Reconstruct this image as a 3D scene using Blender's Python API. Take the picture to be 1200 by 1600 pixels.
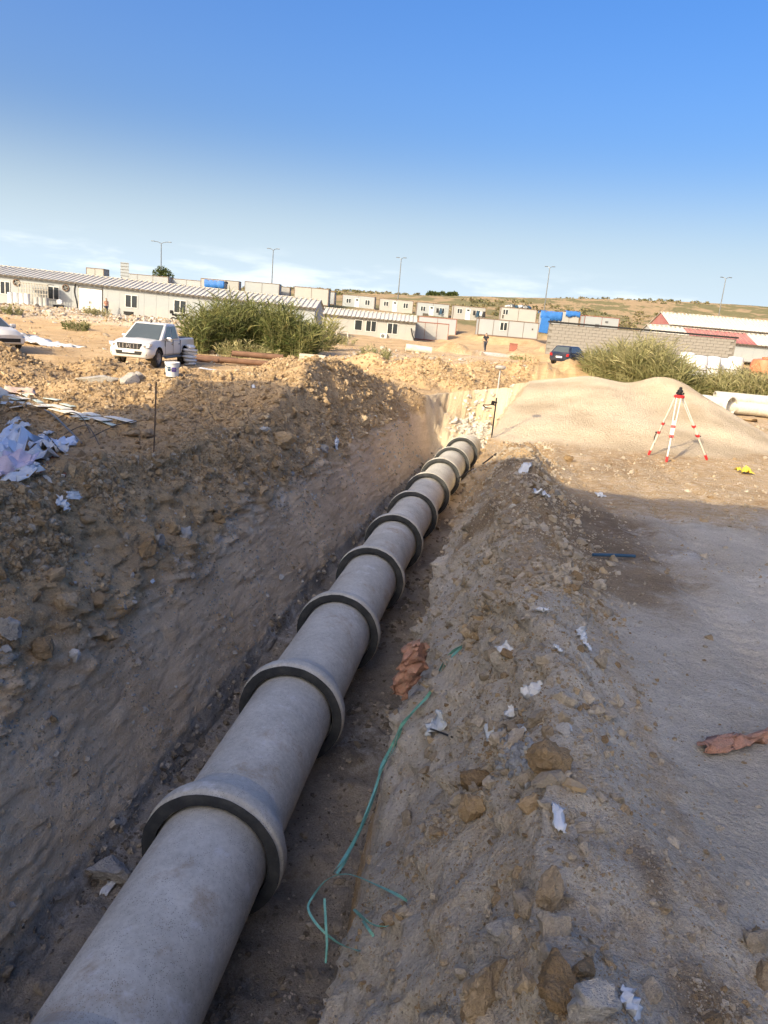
import bpy, bmesh, math, random
import numpy as np
from mathutils import Vector, Matrix

for o in list(bpy.data.objects): bpy.data.objects.remove(o)
S = bpy.context.scene
C = S.collection
random.seed(7); RNG = np.random.default_rng(11)
R = math.radians

# ------------------------------------------------------------------ camera
EYE = np.array([0.0, 0.0, 1.75]); FPX = 1150.0; PITCH = R(14.6); ROLL = R(5.0)
fw = np.array([0, math.cos(PITCH), -math.sin(PITCH)])
u0 = np.array([0, math.sin(PITCH), math.cos(PITCH)]); r0 = np.array([1.0, 0, 0])
rt = math.cos(ROLL)*r0 + math.sin(ROLL)*u0
up = -math.sin(ROLL)*r0 + math.cos(ROLL)*u0
cam = bpy.data.cameras.new('camera'); camo = bpy.data.objects.new('camera', cam); C.objects.link(camo)
cam.sensor_fit = 'VERTICAL'; cam.sensor_height = 32.0; cam.lens = 32.0*FPX/1600.0
cam.clip_start = 0.05; cam.clip_end = 3000
M4 = Matrix.Identity(4)
for i in range(3):
    M4[i][0] = rt[i]; M4[i][1] = up[i]; M4[i][2] = -fw[i]; M4[i][3] = EYE[i]
camo.matrix_world = M4
S.camera = camo

def ray(x, y): return fw + (x-600)/FPX*rt - (y-800)/FPX*up
def at(x, y, Y):
    d = ray(x, y); return Vector(EYE + d*(Y/d[1]))

# ------------------------------------------------------------------ sky, sun, exposure
SUN_EL = R(30); SUN_AZ = math.atan2(-0.62, -0.785)      # direction towards the sun, from +Y clockwise
w = bpy.data.worlds.new('World'); S.world = w; w.use_nodes = True
nt = w.node_tree; nt.nodes.clear()
wo = nt.nodes.new('ShaderNodeOutputWorld'); bg = nt.nodes.new('ShaderNodeBackground')
sky = nt.nodes.new('ShaderNodeTexSky'); sky.sky_type = 'NISHITA'; sky.sun_disc = False
sky.sun_elevation = SUN_EL; sky.sun_rotation = SUN_AZ % (2*math.pi)
sky.altitude = 300; sky.air_density = 1.0; sky.dust_density = 9.0; sky.ozone_density = 4.0
bg.inputs['Strength'].default_value = 0.15
# thin cloud bank low over the horizon
tc = nt.nodes.new('ShaderNodeTexCoord'); sep = nt.nodes.new('ShaderNodeSeparateXYZ')
nt.links.new(tc.outputs['Generated'], sep.inputs[0])
mp = nt.nodes.new('ShaderNodeMapping'); mp.inputs['Scale'].default_value = (3.2, 3.2, 16)
nt.links.new(tc.outputs['Generated'], mp.inputs[0])
cn = nt.nodes.new('ShaderNodeTexNoise'); cn.inputs['Scale'].default_value = 2.6; cn.inputs['Detail'].default_value = 7; cn.inputs['Roughness'].default_value = .55
nt.links.new(mp.outputs[0], cn.inputs['Vector'])
cr = nt.nodes.new('ShaderNodeMapRange'); cr.inputs[1].default_value = .44; cr.inputs[2].default_value = .66; cr.interpolation_type = 'SMOOTHSTEP'
nt.links.new(cn.outputs[0], cr.inputs[0])
lo = nt.nodes.new('ShaderNodeMapRange'); lo.inputs[1].default_value = .085; lo.inputs[2].default_value = .035; lo.interpolation_type = 'SMOOTHSTEP'
nt.links.new(sep.outputs[2], lo.inputs[0])
mu = nt.nodes.new('ShaderNodeMath'); mu.operation = 'MULTIPLY'; nt.links.new(cr.outputs[0], mu.inputs[0]); nt.links.new(lo.outputs[0], mu.inputs[1])
mu2 = nt.nodes.new('ShaderNodeMath'); mu2.operation = 'MULTIPLY'; mu2.inputs[1].default_value = .5; nt.links.new(mu.outputs[0], mu2.inputs[0])
cmix = nt.nodes.new('ShaderNodeMix'); cmix.data_type = 'RGBA'
gm = nt.nodes.new('ShaderNodeGamma'); gm.inputs[1].default_value = .90; nt.links.new(sky.outputs[0], gm.inputs[0])
hs = nt.nodes.new('ShaderNodeHueSaturation'); hs.inputs['Hue'].default_value = .516; hs.inputs['Saturation'].default_value = 1.44; hs.inputs['Value'].default_value = .77; nt.links.new(gm.outputs[0], hs.inputs['Color'])
# pale dust veil low over the horizon, the same all round
ve = nt.nodes.new('ShaderNodeMapRange'); ve.inputs[1].default_value = .245; ve.inputs[2].default_value = -.02; ve.inputs[4].default_value = .82; ve.interpolation_type = 'SMOOTHERSTEP'; nt.links.new(sep.outputs[2], ve.inputs[0])
vmix = nt.nodes.new('ShaderNodeMix'); vmix.data_type = 'RGBA'; nt.links.new(ve.outputs[0], vmix.inputs[0]); nt.links.new(hs.outputs[0], vmix.inputs[6]); vmix.inputs[7].default_value = (1.85, 2.38, 3.1, 1)
nt.links.new(mu2.outputs[0], cmix.inputs[0]); nt.links.new(vmix.outputs[2], cmix.inputs[6]); cmix.inputs[7].default_value = (2.7, 2.95, 3.3, 1)
wb = nt.nodes.new('ShaderNodeMix'); wb.data_type = 'RGBA'; wb.blend_type = 'MULTIPLY'; wb.inputs[0].default_value = 1; wb.inputs[7].default_value = (1.05, 1.0, .89, 1); nt.links.new(cmix.outputs[2], wb.inputs[6])
nt.links.new(wb.outputs[2], bg.inputs[0]); nt.links.new(bg.outputs[0], wo.inputs[0])

sl = bpy.data.lights.new('sun', 'SUN'); sl.energy = 2.0; sl.angle = R(0.55); sl.color = (1.0, .84, .585)
so = bpy.data.objects.new('sun', sl); C.objects.link(so)
tosun = Vector((math.sin(SUN_AZ)*math.cos(SUN_EL), math.cos(SUN_AZ)*math.cos(SUN_EL), math.sin(SUN_EL)))
so.rotation_euler = (-tosun).to_track_quat('-Z', 'Y').to_euler(); so.location = tosun*60
vs = S.view_settings; vs.view_transform = 'Standard'; vs.look = 'None'; vs.gamma = 1; vs.exposure = 1.64
S.render.engine = 'CYCLES'; S.cycles.max_bounces = 6; S.cycles.diffuse_bounces = 4; S.cycles.use_adaptive_sampling = True; S.cycles.adaptive_threshold = .02; S.cycles.use_denoising = True

# ------------------------------------------------------------------ helpers: noise
def _h(a, b, c, s):
    n = (a.astype(np.int64)*374761393 + b.astype(np.int64)*668265263 + c.astype(np.int64)*2147483647 + s*974711) & 0xffffffff
    n = ((n ^ (n >> 13))*1274126177) & 0xffffffff
    n = ((n ^ (n >> 16))*2246822519) & 0xffffffff
    return ((n ^ (n >> 15)) & 0xffffff)/float(0xffffff)
def vn(x, y, s=0):
    xi = np.floor(x); yi = np.floor(y); fx = x-xi; fy = y-yi; z = np.zeros_like(xi)
    fx = fx*fx*fx*(fx*(fx*6-15)+10); fy = fy*fy*fy*(fy*(fy*6-15)+10)
    a = _h(xi, yi, z, s); b = _h(xi+1, yi, z, s); c = _h(xi, yi+1, z, s); d = _h(xi+1, yi+1, z, s)
    return (a+(b-a)*fx)*(1-fy)+(c+(d-c)*fx)*fy - .5
def fbm(x, y, s=0, o=4, g=.5):
    t = 0; a = 1
    for i in range(o):
        t = t + a*vn(x*2**i + 17.3*i, y*2**i - 9.1*i, s+i); a *= g
    return t
def worley(x, y, s=0):
    xi = np.floor(x); yi = np.floor(y); z = np.zeros_like(xi); best = np.full(x.shape, 9.0)
    for i in (-1, 0, 1):
        for j in (-1, 0, 1):
            px = xi+i+_h(xi+i, yi+j, z, s); py = yi+j+_h(xi+i, yi+j, z+1, s)
            best = np.minimum(best, (px-x)**2+(py-y)**2)
    return np.sqrt(best)
def ss(a, b, x):
    t = np.clip((x-a)/(b-a), 0, 1); return t*t*(3-2*t)

# ------------------------------------------------------------------ helpers: materials
def newmat(name):
    m = bpy.data.materials.new(name); m.use_nodes = True
    return m, m.node_tree, m.node_tree.nodes['Principled BSDF']
def nd(t, k, **kw):
    n = t.nodes.new(k)
    for a, v in kw.items(): setattr(n, a, v)
    return n
def noise(t, vec, scale, detail=4, rough=.55):
    n = nd(t, 'ShaderNodeTexNoise'); n.inputs['Scale'].default_value = scale; n.inputs['Detail'].default_value = detail; n.inputs['Roughness'].default_value = rough
    t.links.new(vec, n.inputs['Vector']); return n.outputs[0]
def mrange(t, v, a, b, c=0, d=1):
    n = nd(t, 'ShaderNodeMapRange'); n.inputs[1].default_value = a; n.inputs[2].default_value = b; n.inputs[3].default_value = c; n.inputs[4].default_value = d
    t.links.new(v, n.inputs[0]); return n.outputs[0]
def mixc(t, f, a, b, blend='MIX'):
    n = nd(t, 'ShaderNodeMix', data_type='RGBA', blend_type=blend)
    for v, i in ((f, 0), (a, 6), (b, 7)):
        if isinstance(v, (int, float)): n.inputs[i].default_value = v
        elif isinstance(v, tuple): n.inputs[i].default_value = (*v[:3], 1)
        else: t.links.new(v, n.inputs[i])
    return n.outputs[2]
def math2(t, op, a, b):
    n = nd(t, 'ShaderNodeMath', operation=op)
    for i, v in enumerate((a, b)):
        if isinstance(v, (int, float)): n.inputs[i].default_value = v
        else: t.links.new(v, n.inputs[i])
    return n.outputs[0]
def bump(t, p, h, strength=.5, dist=.02):
    b = nd(t, 'ShaderNodeBump'); b.inputs['Strength'].default_value = strength; b.inputs['Distance'].default_value = dist
    t.links.new(h, b.inputs['Height']); t.links.new(b.outputs[0], p.inputs['Normal']); return b

_mats = {}
def mat(name, col, rough=.7, var=.15, scale=6, bs=0, bd=.01, metal=0, dirt=None, bscale=None, spec=.3):
    """generic procedural material: base colour with two scales of noise variation, optional dirt colour and bump"""
    if name in _mats: return _mats[name]
    m, t, p = newmat(name); g = nd(t, 'ShaderNodeTexCoord').outputs['Object']
    n1 = noise(t, g, scale, 5, .6); n2 = noise(t, g, scale*7, 3)
    f = math2(t, 'ADD', math2(t, 'MULTIPLY', n1, .65), math2(t, 'MULTIPLY', n2, .35))
    c = mixc(t, mrange(t, f, .3, .7), tuple(x*(1-var) for x in col), tuple(min(1, x*(1+var)) for x in col))
    if dirt is not None:
        c = mixc(t, mrange(t, noise(t, g, scale*.6, 6, .65), .48, .72, 0, dirt[3]), c, dirt[:3])
    t.links.new(c, p.inputs['Base Color']); p.inputs['Roughness'].default_value = rough; p.inputs['Metallic'].default_value = metal
    p.inputs['Specular IOR Level'].default_value = spec
    if bs: bump(t, p, noise(t, g, bscale or scale*4, 6, .6), bs, bd)
    _mats[name] = m; return m

def soil_nodes(t, g):
    big = noise(t, g, .9, 5, .6); mid = noise(t, g, 7, 6, .65); fine = noise(t, g, 55, 4, .7)
    f = math2(t, 'ADD', math2(t, 'ADD', math2(t, 'MULTIPLY', big, .35), math2(t, 'MULTIPLY', mid, .35)), math2(t, 'MULTIPLY', fine, .30))
    return big, mid, fine, f
def make_ground_mat():
    m, t, p = newmat('soil'); geo = nd(t, 'ShaderNodeNewGeometry').outputs['Position']
    za = nd(t, 'ShaderNodeAttribute', attribute_name='zone'); sp = nd(t, 'ShaderNodeSeparateColor'); t.links.new(za.outputs['Color'], sp.inputs[0])
    zb = nd(t, 'ShaderNodeAttribute', attribute_name='zone2'); sq = nd(t, 'ShaderNodeSeparateColor'); t.links.new(zb.outputs['Color'], sq.inputs[0])
    big = za.outputs['Alpha']; mid = noise(t, geo, 7, 5, .7); fine = noise(t, geo, 70, 2, .7)
    f = math2(t, 'ADD', math2(t, 'ADD', math2(t, 'MULTIPLY', big, .28), math2(t, 'MULTIPLY', mid, .30)), math2(t, 'MULTIPLY', fine, .42))
    tan = mixc(t, mrange(t, f, .34, .66), (.38, .245, .122), (.72, .51, .285))
    path = mixc(t, mrange(t, f, .34, .64), (.47, .41, .325), (.77, .69, .565))  # grey carries the tone of the track in open shade
    dark = mixc(t, mrange(t, f, .38, .66), (.22, .158, .10), (.46, .35, .225))
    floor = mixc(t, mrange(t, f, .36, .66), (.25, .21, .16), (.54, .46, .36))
    white = mixc(t, mrange(t, f, .32, .6), (.52, .47, .40), (.80, .76, .69))
    grass = mixc(t, mrange(t, zb.outputs['Alpha'], .42, .6), (.36, .26, .15), (.185, .165, .08))
    mp_ = nd(t, 'ShaderNodeMapping'); mp_.inputs['Scale'].default_value = (.9, .9, 7.5); mp_.inputs['Rotation'].default_value = (.12, .2, 0); t.links.new(geo, mp_.inputs[0]); strat = noise(t, mp_.outputs[0], 1.6, 4, .7)
    tan = mixc(t, mrange(t, strat, .42, .64, 0, .55), tan, mixc(t, .5, tan, (.50, .41, .30)))
    tan = mixc(t, mrange(t, strat, .46, .30, 0, .65), tan, mixc(t, .55, tan, (.20, .12, .06)))
    edge = math2(t, 'MULTIPLY', math2(t, 'SUBTRACT', mid, .5), .9)
    def sel(ch): return mrange(t, math2(t, 'ADD', ch, edge), .30, .70)
    zc = nd(t, 'ShaderNodeAttribute', attribute_name='subsoil')
    sub = mixc(t, mrange(t, math2(t, 'ADD', math2(t, 'MULTIPLY', f, .6), math2(t, 'MULTIPLY', strat, .4)), .36, .62), (.58, .40, .235), (.88, .68, .45))
    tan = mixc(t, mrange(t, math2(t, 'ADD', zc.outputs['Fac'], edge), .3, .7), tan, sub)
    c = mixc(t, sel(sp.outputs[0]), tan, path)
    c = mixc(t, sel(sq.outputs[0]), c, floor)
    c = mixc(t, sel(sp.outputs[1]), c, dark)
    c = mixc(t, mrange(t, math2(t, 'ADD', sp.outputs[2], math2(t, 'MULTIPLY', math2(t, 'SUBTRACT', mid, .5), 1.6)), .30, 1.0), c, white)
    c = mixc(t, sel(sq.outputs[1]), c, grass)
    pile = mixc(t, mrange(t, math2(t, 'ADD', math2(t, 'MULTIPLY', fine, .6), math2(t, 'MULTIPLY', big, .4)), .36, .64), (.48, .375, .25), (.76, .63, .45))
    c = mixc(t, sq.outputs[2], c, pile)
    t.links.new(c, p.inputs['Base Color']); p.inputs['Roughness'].default_value = .95; p.inputs['Specular IOR Level'].default_value = .1
    bump(t, p, math2(t, 'ADD', noise(t, geo, 17, 6, .74), math2(t, 'MULTIPLY', noise(t, geo, 85, 3, .65), .34)), 1.0, .064)
    return m
M_SOIL = make_ground_mat()
def make_clod_mat(name, a, b):
    m, t, p = newmat(name); g = nd(t, 'ShaderNodeNewGeometry').outputs['Position']; oi = nd(t, 'ShaderNodeObjectInfo').outputs['Random']
    f = math2(t, 'ADD', math2(t, 'MULTIPLY', oi, .6), math2(t, 'MULTIPLY', noise(t, g, 30, 6, .75), 1.0))
    c = mixc(t, mrange(t, f, .45, 1.15), a, b)
    t.links.new(c, p.inputs['Base Color']); p.inputs['Roughness'].default_value = .95; p.inputs['Specular IOR Level'].default_value = .1
    bump(t, p, math2(t, 'ADD', noise(t, g, 22, 6, .72), math2(t, 'MULTIPLY', noise(t, g, 90, 2, .6), .3)), 1.0, .05); return m
M_CLOD = make_clod_mat('clod_soil', (.28, .192, .105), (.56, .41, .245))
M_PEB = make_clod_mat('pebble_grey', (.37, .305, .225), (.66, .56, .43))
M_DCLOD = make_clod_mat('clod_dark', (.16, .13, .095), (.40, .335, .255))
M_ROCKS = make_clod_mat('rock_tan', (.36, .265, .165), (.64, .50, .33))
M_ROCKG = make_clod_mat('rock_grey', (.33, .305, .27), (.60, .56, .50))
M_RUB = make_clod_mat('rubble_pale', (.27, .215, .155), (.52, .45, .37))
M_WHITEROCK = make_clod_mat('chalk_white', (.50, .46, .40), (.76, .72, .66))

# ------------------------------------------------------------------ helpers: objects
def tag(o, label=None, cat=None, group=None, kind=None):
    if label: o['label'] = label
    if cat: o['category'] = cat
    if group: o['group'] = group
    if kind: o['kind'] = kind
    return o
def empty(name, loc=(0, 0, 0), rz=0, label=None, cat=None, group=None):
    o = bpy.data.objects.new(name, None); C.objects.link(o); o.location = loc; o.rotation_euler = (0, 0, rz); o.empty_display_size = .2
    return tag(o, label, cat, group)
def link(name, me, m, parent=None, loc=None):
    o = bpy.data.objects.new(name, me); C.objects.link(o)
    if m and not me.materials: me.materials.append(m)
    if parent: o.parent = parent
    if loc is not None: o.location = loc
    return o
def copy_tree(o, parent=None):
    c = o.copy(); C.objects.link(c)
    if parent: c.parent = parent
    for ch in list(o.children): copy_tree(ch, c)
    return c

class MB:
    def __init__(s): s.v = []; s.f = []
    def add(s, vs, fs):
        b = len(s.v); s.v += [tuple(v) for v in vs]; s.f += [tuple(b+i for i in f) for f in fs]; return s
    def box(s, c, d, rz=0, m=None):
        x, y, z = (k/2 for k in d); vs = [Vector((i*x, j*y, k*z)) for i in (-1, 1) for j in (-1, 1) for k in (-1, 1)]
        if rz: vs = [Matrix.Rotation(rz, 3, 'Z') @ v for v in vs]
        if m is not None: vs = [m @ v for v in vs]
        vs = [v+Vector(c) for v in vs]
        return s.add(vs, [(0, 1, 3, 2), (4, 6, 7, 5), (0, 4, 5, 1), (2, 3, 7, 6), (0, 2, 6, 4), (1, 5, 7, 3)])
    def prism(s, poly, a, b, axis='y'):
        """extrude a 2-D polygon between a and b along an axis; poly gives the other two coordinates"""
        n = len(poly)
        def P(p, q): return {'y': (p[0], q, p[1]), 'x': (q, p[0], p[1]), 'z': (p[0], p[1], q)}[axis]
        vs = [P(p, a) for p in poly]+[P(p, b) for p in poly]
        return s.add(vs, [tuple(range(n)), tuple(range(2*n-1, n-1, -1))]+[(i, i+n, (i+1) % n+n, (i+1) % n) for i in range(n)])
    def tube(s, pts, r, n=8, cap=True):
        pts = [Vector(p) for p in pts]; rs = r if isinstance(r, (list, tuple)) else [r]*len(pts); vs = []; fs = []
        prev = None
        for i, p in enumerate(pts):
            d = (pts[min(i+1, len(pts)-1)]-pts[max(i-1, 0)]).normalized()
            if prev is None:
                a = d.orthogonal().normalized()
            else:
                a = (prev-d*prev.dot(d)); a = a.normalized() if a.length > 1e-6 else d.orthogonal().normalized()
            prev = a; b = d.cross(a)
            for k in range(n):
                t = 2*math.pi*k/n; vs.append(p+(a*math.cos(t)+b*math.sin(t))*rs[i])
        for i in range(len(pts)-1):
            for k in range(n): fs.append((i*n+k, i*n+(k+1) % n, (i+1)*n+(k+1) % n, (i+1)*n+k))
        if cap: fs += [tuple(range(n-1, -1, -1)), tuple(range((len(pts)-1)*n, len(pts)*n))]
        return s.add(vs, fs)
    def lathe(s, prof, n=24, axis='z', c=(0, 0, 0), closed=False):
        vs = []; fs = []
        for (r_, h) in prof:
            for k in range(n):
                t = 2*math.pi*k/n; a, b = r_*math.cos(t), r_*math.sin(t)
                q = {'z': (a, b, h), 'y': (a, h, b), 'x': (h, a, b)}[axis]
                vs.append(tuple(q[i]+c[i] for i in range(3)))
        m_ = len(prof)
        for i in range(m_ if closed else m_-1):
            j = (i+1) % m_
            for k in range(n): fs.append((i*n+k, i*n+(k+1) % n, j*n+(k+1) % n, j*n+k))
        return s.add(vs, fs)
    def disc(s, c, r, n=20, axis='y'):
        vs = []
        for k in range(n):
            t = 2*math.pi*k/n; a, b = r*math.cos(t), r*math.sin(t); q = {'z': (a, b, 0), 'y': (a, 0, b), 'x': (0, a, b)}[axis]
            vs.append(tuple(q[i]+c[i] for i in range(3)))
        return s.add(vs, [tuple(range(n))])
    def mesh(s, name, smooth=False, ang=35):
        me = bpy.data.meshes.new(name); me.from_pydata(s.v, [], s.f)
        bm = bmesh.new(); bm.from_mesh(me); bmesh.ops.recalc_face_normals(bm, faces=bm.faces); bm.to_mesh(me); bm.free()
        if smooth:
            me.polygons.foreach_set('use_smooth', [True]*len(me.polygons)); me.set_sharp_from_angle(angle=R(ang))
        return me
    def build(s, name, m, parent=None, smooth=False, bevel=0, loc=None, ang=35):
        o = link(name, s.mesh(name, smooth, ang), m, parent, loc)
        if bevel:
            b = o.modifiers.new('bevel', 'BEVEL'); b.width = bevel; b.segments = 2; b.limit_method = 'ANGLE'
        return o
def part(name, m, parent, c, d, rz=0, bevel=0): return MB().box(c, d, rz).build(name, m, parent, bevel=bevel)

# ------------------------------------------------------------------ terrain
_JY = np.array([4.19, 6.19, 8.18, 9.96, 11.94, 13.88, 15.85, 17.96, 19.56, 21.25]); _JX = np.array([-.98, -.67, -.39, -.08, .18, .59, .98, 1.35, 1.69, 2.12])
_pf = np.polyfit(_JY, _JX, 2)
def xa(y):
    y = np.asarray(y, float); yc = np.clip(y, 3, 22); v = np.polyval(_pf, yc); d = 2*_pf[0]*yc+_pf[1]
    return v+d*(y-yc)
PADS = []      # (x, y, z, radius): levelled spots under far buildings
T_END = 22.0
def ridge(x, y, nodes, sl, sr):
    """height of a spoil ridge along a polyline; sl / sr = slope left / right of it"""
    out = np.full(x.shape, -50.0)
    for (x0, y0, z0), (x1, y1, z1) in zip(nodes[:-1], nodes[1:]):
        dx, dy = x1-x0, y1-y0; L2 = dx*dx+dy*dy
        t = np.clip(((x-x0)*dx+(y-y0)*dy)/L2, 0, 1)
        ex, ey = x-(x0+t*dx), y-(y0+t*dy); d = np.sqrt(ex*ex+ey*ey+.03)-.12
        side = dx*ey-dy*ex                      # >0 on the left
        s_ = np.where(side > 0, sl, sr)
        out = np.maximum(out, z0+t*(z1-z0)-s_*d)
    return out
BANK = [(-3.6, -6, .0), (-3.2, 3, .1), (-3.05, 5.2, .2), (-3.05, 6.8, .2), (-2.75, 8.2, .05), (-2.35, 9.8, .02)]
HEAP = [(-2.35, 9.8, .02), (-1.85, 12, .20), (-1.45, 14.2, .50), (-.95, 16.8, .98), (-.4, 18.0, .84), (.2, 19.3, .42), (.6, 20.6, -.05), (.95, 21.9, -.4)]
HEAP2 = [(-5.4, 16.4, -.05), (-4.2, 16.2, .24), (-2.4, 16.3, .60), (-.95, 16.6, .92)]
def cone(x, y, cx, cy, top, rx, ry, h, rot=0, k=.25):
    c, s_ = math.cos(rot), math.sin(rot); dx, dy = x-cx, y-cy
    a = (dx*c+dy*s_)/rx; b = (-dx*s_+dy*c)/ry
    return top-h*(np.sqrt(a*a+b*b+k*k)-k)
CONES = {   # name: list of (cx, cy, top, rx, ry, drop per radius, rot)
 'left': [(-9.8, 16.5, .55, 3.0, 2.4, 1.2, .2, .25), (-12.5, 18, .6, 3.5, 2.5, 1.2, 0, .3), (-6.9, 18.2, .26, 2.6, 2.0, 1.1, -.1, .25)],
 'mid': [(1.0, 29, .45, 2.4, 2.6, 1.1, .2, .2), (-1.2, 31, .15, 2.4, 2.2, 1.0, 0, .25), (3.0, 31.5, .15, 2.0, 2.2, 1.0, 0, .25)],
 'mid2': [(3.9, 35, .35, 2.0, 2.4, 1.1, .5, .2), (6.2, 36, .52, 2.6, 2.0, 1.2, 0, .25), (8.6, 37, .66, 2.2, 1.9, 1.4, 0, .3), (10.6, 37.5, .2, 2, 2, 1.2, 0, .25)],
 'far': [(5.0, 67, .25, 2.4, 2, 1.0, 0, .3), (16.5, 74, .75, 5, 3, 1.3, 0, .3)],
 'pile': [],
}
def pile_h(x, y):
    a = cone(x, y, 7.15, 20.0, .98, 3.1, 4.1, 1.62, 0, .10)
    b = cone(x, y, 5.5, 20.4, .76, 3.8, 5.4, 1.42, 0, .22)
    c = cone(x, y, 4.0, 20.6, .46, 3.6, 5.4, 1.12, 0, .25)
    k = .12; m_ = np.maximum(a, np.maximum(b, c))
    return m_+k*np.log(np.exp((a-m_)/k)+np.exp((b-m_)/k)+np.exp((c-m_)/k))-k*.4
def smax(a, b, k=.1):
    m_ = np.maximum(a, b); return m_+k*np.log(np.exp((a-m_)/k)+np.exp((b-m_)/k))
def base_h(x, y):
    z = -.45*ss(3, 14, y)
    z = z-.30*ss(-3.2, -4.5, x)*(1-ss(6, 12, y))*ss(-8, 2, y)
    z = z-.55*ss(-1, -9, x)*ss(9, 24, y)*(1-ss(44, 62, y))
    z = z-.15*ss(20, 30, y)*(1-ss(60, 80, y))*ss(-2, 4, x)
    z = z+.25*ss(58, 70, y)*ss(0, -8, x)
    z = z+4.6*ss(84, 150, y)*(.75+.25*ss(-60, 40, x))
    z = z+(1.5+6.5*ss(-130, -25, x)+8*ss(-30, 150, x))*ss(140, 330, y)
    return z
def rubble_bank(x, y):
    t = ss(54, 60, y)*(1-ss(69, 73, y))*ss(-4, -9, x)
    return t*(.34+.5*fbm(x*.35, y*.35, 91, 3))
def cut_h(wv, y):
    zf = -2.32
    el = -.02
    left = np.interp(-wv, [0, .90, .96, 1.58, 1.70, 3.4], [zf, zf, zf+.12, -.84, -.66, 1.4])
    eR = -1.0+.5*ss(3, 13, y)
    t1 = np.clip((wv-.93)/.06, 0, 1)*.14
    right = zf+t1+np.clip((wv-.98)/.2, 0, 1)*(eR-zf-.14)+np.maximum(0, wv-1.18)*1.75
    c = np.where(wv < 0, left, right)
    c = c+np.maximum(0, y-21.6)*.62+np.maximum(0, y-23.6)*2.5+(y > 21.6)*fbm(wv*1.9, y*1.9, 19, 4, .6)*.5*np.clip((y-21.6)/.8, 0, 1)
    return c
def terrain(x, y):
    """returns height, masks"""
    wv = x-xa(y)
    z = base_h(x, y)
    z = z+rubble_bank(x, y)
    rough = ss(1.6, 2.2, -wv) + 0
    z = z+fbm(x*.35, y*.35, 3, 4)*.16*(1-.85*ss(1.9, 2.6, wv)*(1-ss(22, 30, y)))*np.clip(y/6, .3, 1)
    hb = ridge(x, y, BANK, .62, .72)
    hm = np.maximum(ridge(x, y, HEAP, .26, .86), ridge(x, y, HEAP2, .62, .15)-1.2*np.maximum(0, wv+2.15)-9*np.maximum(0, wv+1.0))
    dm = {}
    def heap(z, h, name, nz):
        h = h+nz; zn = smax(z, h, .06); dm[name] = h-z; return zn
    lump = fbm(x*1.1, y*1.1, 21, 4)*.22
    z = heap(z, hb, 'bank', lump*.6)
    z = heap(z, hm, 'main', lump)
    for n in ('left', 'mid', 'mid2', 'far'):
        hh = np.max([cone(x, y, *c) for c in CONES[n]], axis=0)
        z = heap(z, hh, n, lump*1.5*np.clip(1+(y-20)/40, 1, 1.8))
    # berm on the right lip of the trench
    bt = np.exp(-((wv-1.95-.12*fbm(y*.8, y*0, 5, 2))/.42)**2)*ss(-5, 0, y)*(1-ss(11.5, 13.2, y))
    z = z+bt*(.17+.27*ss(4, 11, y)+.22*fbm(x*1.6, y*1.3, 33, 3))
    z = heap(z, pile_h(x, y), 'pile', fbm(x*.8, y*.8, 44, 3)*.09)
    for (px, py, pz, pr) in PADS:
        d2 = ((x-px)**2+(y-py)**2)/(pr*pr); k = np.clip(1.6-d2, 0, 1); k = k*k*(3-2*k)
        z = z*(1-k)+pz*k
    # roughness on loose soil
    pm = ss(2.0, 2.7, wv)*(1-ss(26, 34, y))          # trodden path
    loose = np.clip(1-pm, 0, 1)
    far = np.clip(1-(y-25)/60, 0, 1)
    sm = np.clip(dm['pile']/.15+.5, 0, 1)
    loose = loose*(1-sm)
    wl = worley(x*3.1, y*3.1, 8); wl2 = worley(x*7.3+3, y*7.3, 9)
    patch = ss(-.15, .25, fbm(x*.7, y*.7, 55, 3))
    z = z+loose*far*((.42-wl)*.085*(.3+.7*patch)+(.42-wl2)*.045*(.4+.6*patch))
    z = z+pm*(fbm(x*2.2, y*2.2, 66, 4)*.022+(.4-wl2)*.006)*(1-sm)
    z = z+fbm(x*9, y*9, 77, 4, .65)*.028*np.clip(1-y/20, 0, 1)*(.3+.7*loose)*(1-sm)
    # tyre ruts along the track
    for rw, sd in ((3.0, 0), (4.75, .4), (3.9, 2.2)):
        u_ = (wv-rw-.22*np.sin(y*.32+sd))/.13
        z = z+pm*(np.exp(-u_**2)*(-.028+.009*np.sign(np.sin(y*34+u_*3)))+np.exp(-(np.abs(u_)-1.6)**2*3)*.012)*(y > 0)*(y < 24)*(1-sm)
    # trench
    c = cut_h(wv+.05*fbm(y*.9, wv*0, 12, 2), y)
    cz = c+fbm(x*3.5, y*3.5, 14, 4)*.10*(np.abs(wv) < 1.0)
    cz = cz+ss(-.85, -.5, c)*(wv < -1.2)*far*((.42-wl)*.12+(.42-wl2)*.05+lump*.7)
    incut = ss(.02, -.04, cz-z)
    z = -smax(-z, -cz, .025)
    return z, wv, dm, pm, incut
rows = [-45, -36, -28, -21, -15, -11, -8, -6]
yv = -5.0
while yv < 640:
    rows.append(yv); yv += .12 if yv < .6 else (max(.012, .0075*yv) if yv < 32 else .0145*yv)
cols = []
wv_ = 0.0
def cstep(a, left):
    if a < .88: return .017
    if a < (1.66 if left else 1.22): return .0072
    if a < 20: return max(.0145, .0125*a)
    return .026*a
for left in (True, False):
    a = 0.0; lst = []
    while a < 560:
        a += cstep(a, left); lst.append(-a if left else a)
    cols += lst
cols = sorted(cols+[0.0]); rows = np.array(rows); cols = np.array(cols)

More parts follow.
